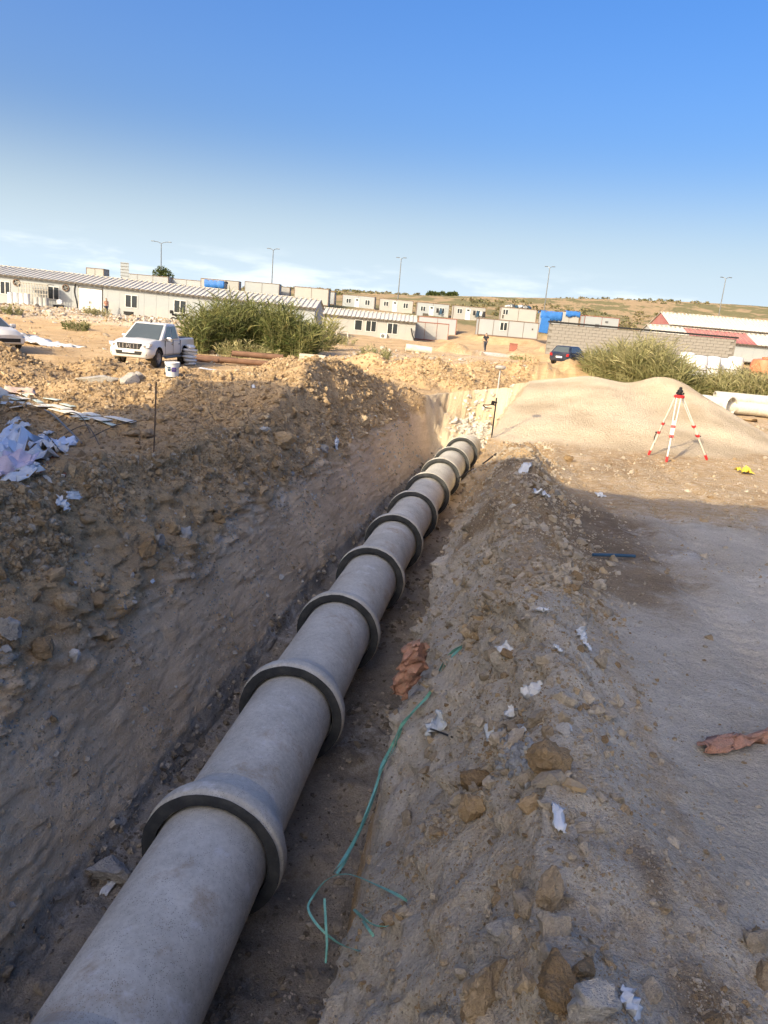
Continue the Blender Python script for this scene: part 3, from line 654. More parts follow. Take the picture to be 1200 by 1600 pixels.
RK = [
 (853, 1385, 42, 54, M_ROCKS, 'pale angular stone standing on the trench berm beside the grey path', 501, 'rock'),
 (866, 1535, 70, 56, M_CLOD, 'large blocky brown clod left of the grey bottom stone', 502, 'soil_clod'),
 (924, 1565, 74, 62, M_ROCKG, 'big grey speckled stone at the bottom next to white plastic scrap', 503, 'rock'),
 (856, 1186, 66, 56, M_CLOD, 'flat topped yellowish clod block right of the grey gravel patch', 504, 'soil_clod'),
 (737, 1258, 44, 48, M_CLOD, 'dark brown clod, lower of the pair at the trench lip', 505, 'soil_clod'),
 (742, 1214, 38, 40, M_CLOD, 'brown clod, upper of the pair at the trench lip', 506, 'soil_clod'),
 (752, 1545, 76, 84, M_ROCKS, 'large pale crumbly lump at the bottom of the right berm', 507, 'soil_clod'),
 (783, 1452, 56, 34, M_ROCKG, 'grey flat stone on the berm above the pale crumbly lump', 508, 'rock'),
 (881, 1139, 27, 20, M_WHITEROCK, 'small white stone on the path edge above the clod block', 509, 'rock'),
 (105, 943, 32, 27, M_ROCKS, 'smooth round tan cobble high on the left bank', 510, 'rock'),
 (146, 989, 36, 24, M_ROCKS, 'oval tan cobble on the left bank', 511, 'rock'),
 (70, 1013, 38, 32, M_CLOD, 'rounded brown cobble lowest of the left bank group', 512, 'rock'),
 (170, 992, 32, 30, M_CLOD, 'brown clod touching the oval tan cobble', 513, 'soil_clod'),
 (14, 984, 30, 30, M_ROCKG, 'grey white stone at the left edge on the bank', 514, 'rock'),
 (117, 1022, 26, 20, M_WHITEROCK, 'small white chalk stone on the left bank', 515, 'rock'),
 (228, 857, 34, 26, M_CLOD, 'brown stone at the foot of the dark rubble patch on the left bank', 516, 'rock'),
 (248, 841, 26, 22, M_ROCKG, 'greyish stone in the dark rubble patch on the left bank', 517, 'rock'),
 (290, 832, 28, 20, M_ROCKG, 'flat greyish stone right of the dark rubble patch', 518, 'rock'),
 (340, 806, 44, 26, M_CLOD, 'flat slab of soil sticking out of the left bank', 519, 'soil_clod'),
 (270, 826, 24, 20, M_CLOD, 'brown stone in the middle of the rubble patch', 520, 'rock'),
 (172, 1358, 62, 46, M_ROCKG, 'big dark grey stone on the trench floor left of the nearest pipe joint', 521, 'rock'),
 (888, 717, 22, 14, M_CLOD, 'small brown clod on the sunlit ground behind the shadow edge', 522, 'soil_clod'),
 (205, 678, 27, 12, M_ROCKS, 'flat pale block in the sun at the foot of the left heap', 523, 'rock'),
 (228, 676, 27, 19, M_ROCKS, 'squarish tan block in the sun at the foot of the left heap', 524, 'rock'),
 (505, 700, 26, 14, M_ROCKG, 'light grey stone on the shaded slope of the large heap', 525, 'rock'),
 (567, 657, 17, 15, M_ROCKS, 'pale clod catching the sun on the shaded heap slope', 526, 'soil_clod'),
 (414, 671, 22, 10, M_ROCKG, 'pale flat stone near the shadow edge on the heap', 527, 'rock'),
 (440, 690, 50, 30, M_CLOD, 'broad brown slab clod half way up the shaded heap slope', 528, 'soil_clod'),
 (880, 1290, 14, 12, M_ROCKS, 'pebble beside the crumpled white paper on the path', 529, 'rock'),
 (830, 1255, 40, 30, M_CLOD, 'brown clod under the broken plank', 530, 'soil_clod'),
 (915, 1510, 40, 26, M_CLOD, 'low brown clod behind the grey bottom stone', 531, 'soil_clod'),
 (800, 790, 12, 8, M_WHITEROCK, 'tiny white stone on the far end of the right berm', 532, 'rock'),
 (1170, 655, 34, 10, M_CLOD, 'low lump of soil in front of the stacked pipes at the right edge', 533, 'soil_clod'),
 (870, 770, 16, 10, M_ROCKG, 'grey stone on the shaded berm near the shadow edge', 534, 'rock'),
]
for a in RK: rock(*a[:7], name=a[7])
# grey crushed stone patch on the berm
rg = np.random.default_rng(77); pts = []
for k in range(160):
    p, n_ = hit(810+rg.normal(0, 13), 1172+rg.normal(0, 22)); pts.append(p)
pts = np.array(pts); n_ = len(pts)
scatter('crushed_stone', 'patch of bluish grey crushed stone on the right berm', 'crushed stone', pts, rg.uniform(.008, .02, (n_, 1))*rg.uniform(.8, 1.2, (n_, 3)), rg.uniform(0, 6, (n_, 3)), [make_clod_mat('crushed_grey', (.28, .29, .30), (.52, .53, .54))], 3, 2, 420, 9, .1)

# ------------------------------------------------------------------ litter, straps, tools on the ground
def sheet(name, px, py, wpx, hpx, m, label, cat, seed, crumple=.25, lift=.3, nx=9, ny=7, group=None, thick=.002, rz=None):
    """crumpled scrap of sheet lying on the soil"""
    p, n_ = hit(px, py); d = (Vector(EYE)-p).length; W = wpx*d/FPX; g_ = abs(ray(px, py)[2])/np.linalg.norm(ray(px, py)); H = hpx*d/FPX/max(.3, g_)
    H = min(H, W*2.2); rg = np.random.default_rng(seed); vs = []; fs = []
    sz = min(W, H)
    for j in range(ny):
        for i in range(nx):
            x = (i/(nx-1)-.5)*W*(1+.25*rg.normal()*(j in (0, ny-1))); y = (j/(ny-1)-.5)*H*(1+.25*rg.normal()*(i in (0, nx-1)))
            x += rg.normal()*W/nx*.25; y += rg.normal()*H/ny*.25
            vs.append((x, y, abs(float(fbm(np.array([i*.55+seed*3.1]), np.array([j*.6]), seed, 3, .6)[0]))*min(sz, .5)*crumple*1.5+abs(rg.normal())*min(sz, .3)*crumple*.12+.004))
    for j in range(ny-1):
        for i in range(nx-1): fs.append((j*nx+i, j*nx+i+1, (j+1)*nx+i+1, (j+1)*nx+i))
    o = MB().add(vs, fs).build(name, m, None, True, ang=50); s_ = o.modifiers.new('thickness', 'SOLIDIFY'); s_.thickness = thick
    zq = Vector((0, 0, 1)).rotation_difference(n_); o.rotation_mode = 'QUATERNION'; o.rotation_quaternion = zq @ Matrix.Rotation(rz if rz is not None else rg.uniform(-.6, .6), 3, 'Z').to_quaternion(); o.location = p+n_*.004
    tag(o, label, cat, group); return o
M_PAPER = mat('white_plastic', (.62, .63, .635), .6, .08, 9, .3)
M_PLASTG = mat('grey_plastic', (.50, .53, .54), .4, .15, 9, .3)
SC = [(847, 957, 13, 20, 'white plastic scrap standing near the top of the right berm'), (790, 1018, 20, 9, 'small white plastic scrap beside the green strap end'), (906, 996, 26, 9, 'white paper flakes on the dark soil patch'),
 (838, 1083, 38, 13, 'white torn paper on the right berm beside the path'), (801, 1115, 18, 9, 'little white scrap below the torn paper on the berm'), (868, 1282, 20, 34, 'crumpled white paper on the path beside the berm'),
 (978, 1572, 36, 22, 'torn white plastic next to the big grey stone at the bottom'), (884, 1140, 14, 8, 'tiny white scrap against the small white stone'), (868, 1017, 16, 6, 'white crumbs on the path edge, upper'), (915, 1012, 12, 6, 'white crumbs on the dark soil, right'),
 (820, 1142, 8, 5, 'pinhead white scrap on the berm'), (937, 776, 12, 5, 'white scrap on the shaded ground by the shadow edge'), (845, 775, 26, 6, 'white splintered strip on the far right berm'), (820, 737, 16, 11, 'pale plastic piece at the far right berm end'),
 (778, 730, 6, 20, 'upright white splinter at the far tip of the right berm'), (170, 1390, 12, 14, 'small white plastic piece on the trench floor left of the pipe'), (237, 909, 5, 4, 'tiny square white chip on the left bank'), (524, 693, 10, 6, 'white scrap on the shaded heap slope'), (413, 672, 8, 5, 'bright white chip near the shadow edge on the heap'),
 (95, 790, 22, 6, 'pale twig of plastic on the crest of the left bank'), (112, 775, 12, 8, 'white chip on the crest of the left bank'), (396, 605, 5, 4, 'white speck of plastic on the sunlit heap')]
for i, (a, b, c, d, l) in enumerate(SC): sheet('plastic_scrap', a, b, c, d, M_PAPER, l, 'litter', 600+i, .45)
sheet('plastic_scrap', 768, 1146, 16, 26, M_PLASTG, 'grey clear plastic scrap on the right berm', 'litter', 640, .3)
sheet('plastic_scrap', 685, 1137, 34, 16, M_PLASTG, 'greenish grey plastic film beside the green strap', 'litter', 641, .4)

M_STRAP = mat('green_strap', (.16, .38, .31), .45, .3, 14)
M_NET = mat('orange_net', (.58, .31, .21), .85, .35, 34, 1.0, .02, dirt=(.42, .33, .24, .6))
def hug(pix, dx=14, off=.03):
    out = []
    for (x, y) in pix:
        p, n_ = hit(x, y); yl_ = float(np.interp(y, [930, 1100, 1200, 1380, 1500, 1600], [7.25, 4.95, 4.12, 3.12, 2.64, 2.33])); out.append(at(x, y, min(p.y-.085, yl_)))
    return out
def smooth_path(pts, n=6):
    out = []
    for i in range(len(pts)-1):
        p0, p1, p2, p3 = pts[max(0, i-1)], pts[i], pts[i+1], pts[min(len(pts)-1, i+2)]
        for k in range(n):
            t = k/n; out.append(.5*((2*p1)+(p2-p0)*t+(2*p0-5*p1+4*p2-p3)*t*t+(3*p1-p0-3*p2+p3)*t**3))
    out.append(pts[-1]); return out
def ribbon(mb, pts, wd, seed):
    rg = np.random.default_rng(seed); vs = []; fs = []; ph = rg.uniform(0, 6)
    for i, p in enumerate(pts):
        d = (pts[min(i+1, len(pts)-1)]-pts[max(i-1, 0)]).normalized(); a = d.cross(Vector((0, 0, 1))); a = a.normalized() if a.length > 1e-4 else Vector((1, 0, 0)); b = d.cross(a)
        t = ph+i*.16+.4*math.sin(i*.3); q = a*math.cos(t)+b*math.sin(t); h = b*math.cos(t)-a*math.sin(t)
        vs += [p+q*wd/2+h*.0012, p-q*wd/2+h*.0012, p-q*wd/2-h*.0012, p+q*wd/2-h*.0012]
        if i:
            k = 4*i
            for e in range(4): fs.append((k-4+e, k-4+(e+1) % 4, k+(e+1) % 4, k+e))
    mb.add(vs, fs)
mb = MB()
A = [(722, 1008), (703, 1022), (688, 1045), (672, 1082), (650, 1108), (628, 1132), (612, 1166), (595, 1200), (590, 1228), (570, 1280), (545, 1330), (522, 1362)]
ribbon(mb, smooth_path(hug(A)), .020, 1); ribbon(mb, smooth_path(hug([(x+4*math.sin(i*1.3), y+3) for i, (x, y) in enumerate(A)], 18)), .016, 5)
tag(mb.build('plastic_strap', M_STRAP, None, True), 'long green plastic strap running down the right trench lip', 'strap')
mb = MB(); ribbon(mb, smooth_path(hug([(636, 1407), (600, 1388), (545, 1366), (512, 1374), (488, 1402), (482, 1422), (500, 1450), (530, 1474), (562, 1486)], 70, .05)), .011, 2)
tag(mb.build('plastic_strap', M_STRAP, None, True), 'pale green strap curled in a loop at the trench lip', 'strap')
mb = MB(); ribbon(mb, smooth_path(hug([(553, 1421), (570, 1436), (586, 1446), (606, 1447)], 20)), .013, 3); ribbon(mb, smooth_path(hug([(560, 1428), (572, 1446), (584, 1463)], 20)), .011, 4)
tag(mb.build('plastic_strap', M_STRAP, None, True), 'short frayed green strap piece lying below the loop', 'strap')
mb = MB(); ribbon(mb, [at(507, 1404, 2.95), at(509, 1440, 2.85), at(511, 1475, 2.75), at(509, 1505, 2.7)], .012, 6)
tag(mb.build('plastic_strap', M_STRAP, None, True), 'dark green strap end hanging into the trench', 'strap')

def drape(name, ctrl, m, label, cat, seed, nu=26, fold=.03, thick=.0018):
    """cloth through a grid of control points (rows of world points)"""
    rg = np.random.default_rng(seed); vs = []; rowsn = len(ctrl); fine = []
    rowsp = [smooth_path(r_, 5) for r_ in ctrl]
    colsn = len(rowsp[0]); grid = [smooth_path([rowsp[j][i] for j in range(rowsn)], 6) for i in range(colsn)]
    nj = len(grid[0])
    for i in range(colsn):
        for j in range(nj):
            p = grid[i][j]; n1 = float(fbm(np.array([i*.5+seed]), np.array([j*.3]), seed, 4, .65)[0]); n2 = float(fbm(np.array([i*.6]), np.array([j*.4+seed]), seed+5, 4, .65)[0])
            vs.append(p+Vector((n1, n2, n1*.6))*fold)
    fs = [(i*nj+j, (i+1)*nj+j, (i+1)*nj+j+1, i*nj+j+1) for i in range(colsn-1) for j in range(nj-1)]
    o = MB().add(vs, fs).build(name, m, None, True, ang=45); s_ = o.modifiers.new('thickness', 'SOLIDIFY'); s_.thickness = thick
    return tag(o, label, cat)
L_ = [hit(668, 1010)[0].y, ]
yl = hit(690, 1035)[0].y-.05
drape('net_rag', [[at(640, 1004, yl), at(655, 1002, yl-.05), at(672, 1016, yl+.02)], [at(632, 1022, yl-.03), at(648, 1020, yl-.10), at(668, 1036, yl)], [at(622, 1046, yl-.06), at(640, 1048, yl-.14), at(660, 1052, yl-.05)], [at(615, 1066, yl-.07), at(634, 1070, yl-.12), at(650, 1066, yl-.07)], [at(620, 1080, yl-.06), at(633, 1094, yl-.10), at(640, 1072, yl-.07)]],
      M_NET, 'orange net rag hanging over the right trench lip', 'net rag', 61, fold=.065)
def flat(px, py, off=.012): return hit(px, py)[0]+Vector((0, 0, off))
drape('net_strip', [[flat(1092, 1168), flat(1130, 1160, .03), flat(1165, 1158, .02), flat(1215, 1145, .03)], [flat(1094, 1174, .03), flat(1130, 1170, .05), flat(1165, 1165, .05), flat(1215, 1152, .05)], [flat(1100, 1184), flat(1135, 1180, .02), flat(1168, 1172, .02), flat(1215, 1160, .02)]],
      M_NET, 'torn orange net strip lying on the grey path at the right edge', 'net strip', 62, fold=.04)
# plank, blue bar, yellow block, sticks
p0, p1 = flat(833, 1224, .03), flat(914, 1244, .02)
def bar(name, a, b, wd, th, m, label, cat, jag=0):
    d = (b-a); L = d.length; o = MB().box((0, 0, 0), (L, wd, th)).build(name, m, None, bevel=min(th, wd)*.2)
    o.location = (a+b)/2; o.rotation_euler = d.to_track_quat('X', 'Z').to_euler(); return tag(o, label, cat)
M_WOOD = mat('weathered_wood', (.36, .27, .16), .85, .3, 14, .5, .01)
vs = []; fs = []
for k, t in enumerate([0, .12, .3, .5, .7, .88, 1]):
    c_ = p0.lerp(p1, t); hw = [.012, .028, .022, .03, .026, .02, .006][k]; dy = [.0, .01, -.004, .008, 0, .006, 0][k]
    for a, b in ((-1, 0), (1, 0), (1, 1), (-1, 1)): vs.append(c_+Vector((dy*.3, a*hw+dy, b*.016+.004*math.sin(k*2))))
    if k: fs += [(4*k-4+e, 4*k-4+(e+1) % 4, 4*k+(e+1) % 4, 4*k+e) for e in range(4)]
fs += [(3, 2, 1, 0), (24, 25, 26, 27)]
tag(MB().add(vs, fs).build('broken_plank', M_WOOD), 'splintered brown wood strip on the path below the clod block', 'plank')
M_BLUE = mat('dark_blue_pipe', (.03, .07, .12), .5, .2)
tag(MB().tube([flat(925, 873, .035), flat(957, 874.5, .04), flat(991, 875, .035)], .014, 10).build('pipe_offcut', M_BLUE, None, True), 'thin dark blue plastic pipe offcut on the dark soil', 'plastic pipe')
o = sheet('yellow_sack', 1163, 740, 18, 6, mat('yellow_sack', (.62, .47, .06), .6, .2), 'small yellow sack lying on the sunlit ground right of the tripod', 'sack', 650, .5)
M_BLACK = mat('black_hose', (.02, .02, .02), .6, .1)
a = hit(790, 708)[0]
tag(MB().tube(smooth_path([at(717, 747, a.y+2.6), at(735, 735, a.y+1.8), at(752, 726, a.y+1.1), at(775, 709, a.y+.2)]), .013, 8).build('steel_bar', mat('rusty_bar', (.06, .05, .045), .7)), 'thin dark bar leaning from the pipe to the right berm', 'steel bar')
tag(MB().tube(smooth_path([at(663, 1152-14, 5.0-.2), flat(672, 1146, .03), flat(690, 1150, .02), flat(706, 1154, .01)]), .006, 6).build('cable_end', M_BLACK), 'short black cable end sticking out of the right trench wall', 'cable')

# ------------------------------------------------------------------ surveying gear
M_RED = mat('red_plastic', (.55, .03, .03), .45, .12); M_WHT = mat('white_paint', (.64, .63, .60), .5, .08, 10, dirt=(.5, .42, .3, .3)); M_ALU = mat('aluminium', (.62, .6, .57), .4, .1, metal=.4); M_BLK = mat('black_plastic', (.02, .02, .022), .45, .15)
M_LEGW = mat('pale_leg', (.66, .60, .50), .5, .1)
def tripod():
    F = [hit(1013, 711)[0], hit(1041, 722)[0], hit(1105, 719)[0]]
    c_ = sum(F, Vector())/3; Y = c_.y; top = at(1061, 622, Y)
    base = Vector((top.x, top.y, c_.z)); t = empty('survey_tripod', base, 0, 'red and white survey tripod standing in front of the gravel pile', 'tripod')
    top = top-base; F = [f-base for f in F]
    hd = MB().lathe([(.0, .0), (.085, .0), (.10, .015), (.10, .045), (.085, .06), (0, .06)], 16, c=tuple(top)).build('head_plate', M_RED, t, True)
    h = MB().lathe([(0, .06), (.045, .06), (.06, .075), (.05, .09), (.035, .10), (.055, .115), (.055, .15), (.03, .17), (.03, .20), (.012, .215), (0, .215)], 14, c=tuple(top)).build('tribrach', M_BLK, t, True)
    for k in range(3):
        a_ = 2.1*k; MB().lathe([(0, -.02), (.018, -.02), (.018, .02), (0, .02)], 10, 'z', tuple(top+Vector((.07*math.cos(a_), .07*math.sin(a_), .09)))).build('levelling_knob', M_BLK, h, True)
    for i, f in enumerate(F):
        out = (f-top); out.z = 0; out.normalize(); side = Vector((-out.y, out.x, 0)); st = top+out*.07+Vector((0, 0, .01))
        mid = st.lerp(f, .60)
        leg = MB().tube([st+side*.038, mid+side*.026], .0105, 8).tube([st-side*.038, mid-side*.026], .0105, 8).build('leg', M_WHT if i != 0 else M_LEGW, t, True)
        MB().tube([st.lerp(f, .36), f.lerp(st, .05)], .016, 8).build('lower_rod', M_WHT if i == 1 else M_LEGW, leg, True)
        m_ = (f-st).to_track_quat('Z', 'Y').to_matrix(); MB().box(tuple(mid), (.085, .045, .055), 0, m_).build('clamp', M_RED, leg, bevel=.006); MB().box(tuple(st.lerp(f, .45)), (.085, .05, .05), 0, m_).build('clamp', M_RED, leg, bevel=.006)
        MB().tube([mid+out*.03, mid+out*.075+Vector((0, 0, -.01))], .012, 8).build('clamp_knob', M_BLK, leg)
        MB().tube([f.lerp(st, .085), f.lerp(st, .02), f+Vector((0, 0, -.03))], [.028, .026, .005], 8).build('foot', M_RED, leg, True)
        if i == 0: MB().tube(smooth_path([mid+out*.04, mid+out*.07+Vector((0, 0, -.12)), mid+out*.05+Vector((0, 0, -.22)), mid+out*.08+Vector((.02, 0, -.28))]), .011, 6).build('strap', M_BLK, leg)
tripod()
def rover():
    b = hit(768, 684)[0]; t_ = at(782, 575, b.y); H = t_.z-b.z; t = empty('survey_pole', b, 0, 'tall survey pole with a round receiver standing by the white lime heap', 'survey pole')
    dx = t_-b
    MB().tube([Vector((0, 0, 0)), dx*.04, dx*.58], [.006, .016, .016], 10).build('lower_pole', M_BLK, t, True)
    MB().tube([dx*.58, dx*.98], .014, 10).build('upper_pole', M_ALU, t, True)
    MB().lathe([(0, 0), (.07, .0), (.11, .02), (.115, .05), (.09, .075), (0, .085)], 20, c=tuple(dx*.98)).build('receiver', mat('receiver_grey', (.42, .37, .32), .5), t, True)
    br = MB().tube([dx*.47, dx*.48+Vector((-.09, -.05, .01))], .016, 8).build('bracket', M_BLK, t); m_ = Matrix.Rotation(.5, 3, 'X')
    MB().tube(smooth_path([dx*.47+Vector((-.06, -.05, .03)), dx*.47+Vector((-.16, -.05, .0)), dx*.47+Vector((-.27, -.05, -.01)), dx*.47+Vector((-.2, -.05, -.06)), dx*.47+Vector((-.08, -.05, -.06))]), .012, 6).build('holder', M_BLK, br)
    MB().box(tuple(dx*.47+Vector((-.07, -.05, .05))), (.07, .03, .10), 0, m_).build('controller', M_BLK, br, bevel=.005)
    MB().tube([dx*.50, dx*.52], .03, 10).build('clamp', M_BLK, t)
rover()
b = hit(240, 708)[0]; t_ = at(244, 596, b.y)
tag(MB().tube([b-Vector((0, 0, .05)), b.lerp(t_, .5)+Vector((.003, 0, 0)), t_], .009, 8).build('steel_stake', mat('rusty_stake', (.10, .07, .05), .7)), 'thin steel stake standing upright on the left bank', 'steel stake')

# ------------------------------------------------------------------ site buildings
M_PANEL = mat('wall_panel', (.31, .335, .355), .6, .06, .8, dirt=(.45, .40, .33, .35))
M_PANEL2 = mat('wall_panel_warm', (.335, .335, .325), .6, .06, .8, dirt=(.42, .37, .3, .4))
M_ROOFW = mat('roof_sheet', (.56, .53, .465), .5, .08, .6, dirt=(.38, .34, .28, .5))
M_ROOFR = mat('red_roof_sheet', (.33, .13, .125), .6, .12, .8, dirt=(.36, .25, .21, .6))
M_GUT = mat('dark_gutter', (.09, .075, .06), .6, .15)
M_FRB = mat('brown_frame', (.16, .105, .075), .6, .15); M_FRR = mat('redbrown_frame', (.24, .09, .065), .6, .15)
M_BLUET = mat('blue_tarp', (.03, .14, .42), .5, .2, 3, .5, .03)
M_GREYM = mat('galvanised', (.17, .175, .18), .45, .1, metal=.5)
M_CLOTHK = mat('dark_cloth', (.03, .03, .035), .9, .3)

def wframe(parent, c, wd, ht, depth=.07, split=True, name='window'):
    """white framed window on the front (-Y) face: frame bars, panes"""
    x, y, z = c; f = empty_part(name, parent)
    for nm, cc, dd in (('frame_bar', (x, y, z+ht/2-.03), (wd, depth, .06)), ('frame_bar', (x, y, z-ht/2+.03), (wd, depth, .06)), ('frame_bar', (x-wd/2+.03, y, z), (.06, depth, ht-.12)), ('frame_bar', (x+wd/2-.03, y, z), (.06, depth, ht-.12))):
        part(nm, M_WHITEPVC, f, cc, dd)
    if split: part('mullion', M_WHITEPVC, f, (x, y, z), (.08, depth, ht-.12))
    for s_ in ((-1, 1) if split else (0,)):
        pw = (wd-.2)/2 if split else wd-.12
        part('pane', M_DARKGLASS, f, (x+s_*(wd/4-.01), y+.012, z), (pw, .02, ht-.12))
def empty_part(name, parent):
    o = bpy.data.objects.new(name, None); C.objects.link(o); o.parent = parent; o.empty_display_size = .1; return o
_sheetmesh = {}
def roof_sheet_mesh(run, rise, wd=1.0, ribs=2):
    key = (round(run, 2), round(rise, 2), wd)
    if key in _sheetmesh: return _sheetmesh[key]
    prof = []; p = wd/ribs
    for k in range(ribs): prof += [(k*p, 0), (k*p+p*.55, 0), (k*p+p*.63, .10), (k*p+p*.92, .10)]
    prof.append((wd, 0)); mb = MB(); n = len(prof)
    vs = [(x, 0, z) for x, z in prof]+[(x, run, z+rise) for x, z in prof]+[(x, 0, z-.012) for x, z in prof]+[(x, run, z+rise-.012) for x, z in prof]
    fs = []
    for i in range(n-1): fs += [(i, i+1, n+i+1, n+i), (2*n+i, 3*n+i, 3*n+i+1, 2*n+i+1), (i, 2*n+i, 2*n+i+1, i+1)]
    mb.add(vs, fs); _sheetmesh[key] = mb.mesh('roof_sheet'); return _sheetmesh[key]

def shed(name, b0, b1, e0, r0_, depth, label, windows, panelw=1.2, mats_roof=None, matwall=None, overh=.25, group='white site buildings'):
    """long low building: b0,b1 front wall foot ends, e0 eave height, r0_ ridge rise above eave, depth front to back"""
    d = b1-b0; L = math.hypot(d.x, d.y); rz = math.atan2(d.y, d.x); t = empty(name, b0, rz, label, 'building', group)
    t.rotation_euler = (0, -math.atan2(d.z, L), rz)
    n = max(1, round(L/panelw)); pw = L/n; H = e0
    me = None
    for k in range(n):
        if me is None:
            o = MB().box((0, 0, 0), (pw-.012, .08, H)).build('wall_panel', matwall or M_PANEL, t); me = o.data
        else: o = link('wall_panel', me, None, t)
        o.location = (pw*(k+.5), .04, H/2)
    part('core_wall', matwall or M_PANEL, t, (L/2, depth/2+.05, H/2), (L-.02, depth-.12, H-.02))
    for x in (0, L):
        MB().prism([(-.0, H), (depth, H), (depth/2, H+r0_)], x+(.0 if x == 0 else -.08), x+(.08 if x == 0 else 0), 'x').build('gable', matwall or M_PANEL, t)
    part('gutter', M_GUT, t, (L/2, -overh-.03, H-.06), (L+.3, .10, .12))
    part('base_strip', M_GUT, t, (L/2, -.012, .05), (L, .02, .10))
    run = depth/2+overh; rise = r0_*(run/(depth/2)); m = round((L+.3)/1.0); sw = (L+.3)/m
    me1 = roof_sheet_mesh(run, rise, sw)
    for k in range(m):
        mm = mats_roof(k/m) if mats_roof else M_ROOFW
        for back in (0, 1):
            o = bpy.data.objects.new('roof_sheet', me1); C.objects.link(o); o.parent = t
            if not me1.materials: me1.materials.append(None)
            o.material_slots[0].link = 'OBJECT'; o.material_slots[0].material = mm
            z0 = H-(rise-r0_)+.02
            if not back: o.location = (-.15+k*sw, -overh, z0)
            else: o.location = (-.15+(k+1)*sw, depth+overh, z0); o.rotation_euler = (0, 0, math.pi)
    part('ridge_cap', M_ROOFW, t, (L/2, depth/2, H+r0_+.06), (L+.32, .35, .05))
    for (x, z, wd, ht, sp) in windows: wframe(t, (x, -.02, z), wd, ht, split=sp)
    return t, L
def along(px, b0, b1): return (at(px, 480, b0.y).x-b0.x)
sc75 = 75/FPX
W = lambda px, z, wd, ht, s_=True: (along(px, LB0, LB1), z, wd, ht, s_)
lb, LL = shed('site_building', LB0, LB1, 2.85, .85, 8.0, 'very long low white building with pale ribbed roof at the left', [W(9, 1.62, 1.0, 1.25), W(84, 1.62, 1.15, 1.25), W(205, 1.62, 1.25, 1.25), W(281, 1.62, 1.25, 1.25), W(360, 1.62, 1.25, 1.25)])
dx = along(141, LB0, LB1)
for s_ in (-1, 1):
    d_ = part('door', M_WHITEPVC, lb, (dx+s_*.58, -.03, 1.2), (1.14, .06, 2.4)); part('handle', M_GUT, d_, (dx+s_*.08, -.08, 1.1), (.04, .05, .25))
for s_ in (-1.18, 1.18): part('door_post', M_GUT, lb, (dx+s_, -.03, 1.3), (.05, .07, 2.6))
part('door_lintel', M_GUT, lb, (dx, -.03, 2.45), (2.3, .07, .05))
for px in (27, 103):
    x = along(px, LB0, LB1); fr = MB().lathe([(.26, -.02), (.34, -.02), (.34, -.12), (.26, -.12)], 24, 'y', (x, 0, 2.25), True).build('fan', M_FRB, lb, True)
    MB().disc((x, -.03, 2.25), .27, 20).build('fan_back', M_BLACK, fr)
    for k in range(4):
        a = k*math.pi/2+.4; MB().box((x+.13*math.cos(a), -.07, 2.25+.13*math.sin(a)), (.22, .015, .09), 0, Matrix.Rotation(-a, 3, 'Y')).build('blade', M_GREYM, fr)
x = along(118, LB0, LB1)
MB().tube(smooth_path([Vector((x, -.05, 2.7)), Vector((x-.1, -.05, 2.0)), Vector((x+.05, -.05, 1.3)), Vector((x+.2, -.06, .6)), Vector((x+.25, -.08, .05))]), .05, 8).build('hose', M_BLACK, lb)

sb, SL = shed('site_building', SB0, SB1, 2.28, .75, 7.0, 'smaller pale building with ribbed roof behind the reed bush', [(along(562, SB0, SB1), 1.35, .95, 1.25, False), (along(582, SB0, SB1), 1.35, 1.3, 1.3, True), (along(616, SB0, SB1), 1.3, 1.3, 1.3, True)], matwall=M_PANEL2)
for o in [c for c in sb.children if c.name.startswith('roof_sheet')]: pass
ac = part('air_conditioner', M_WHITEPVC, sb, (along(603, SB0, SB1), -.22, .35), (.8, .35, .6), bevel=.03); MB().lathe([(0, 0), (.2, 0), (.22, -.02), (0, -.03)], 16, 'y', (along(603, SB0, SB1)-.1, -.40, .35)).build('fan_grille', M_GREYM, ac)
p = at(643, 515, 91.5); q = at(646, 531, 91)
tag(MB().tube([at(642.5, 513, 91.6), at(644, 522, 91.4), at(648, 534, 91)], .09, 8).build('drain_pipe', M_BLACK), 'black pipe leaning at the corner of the smaller pale building', 'pipe')

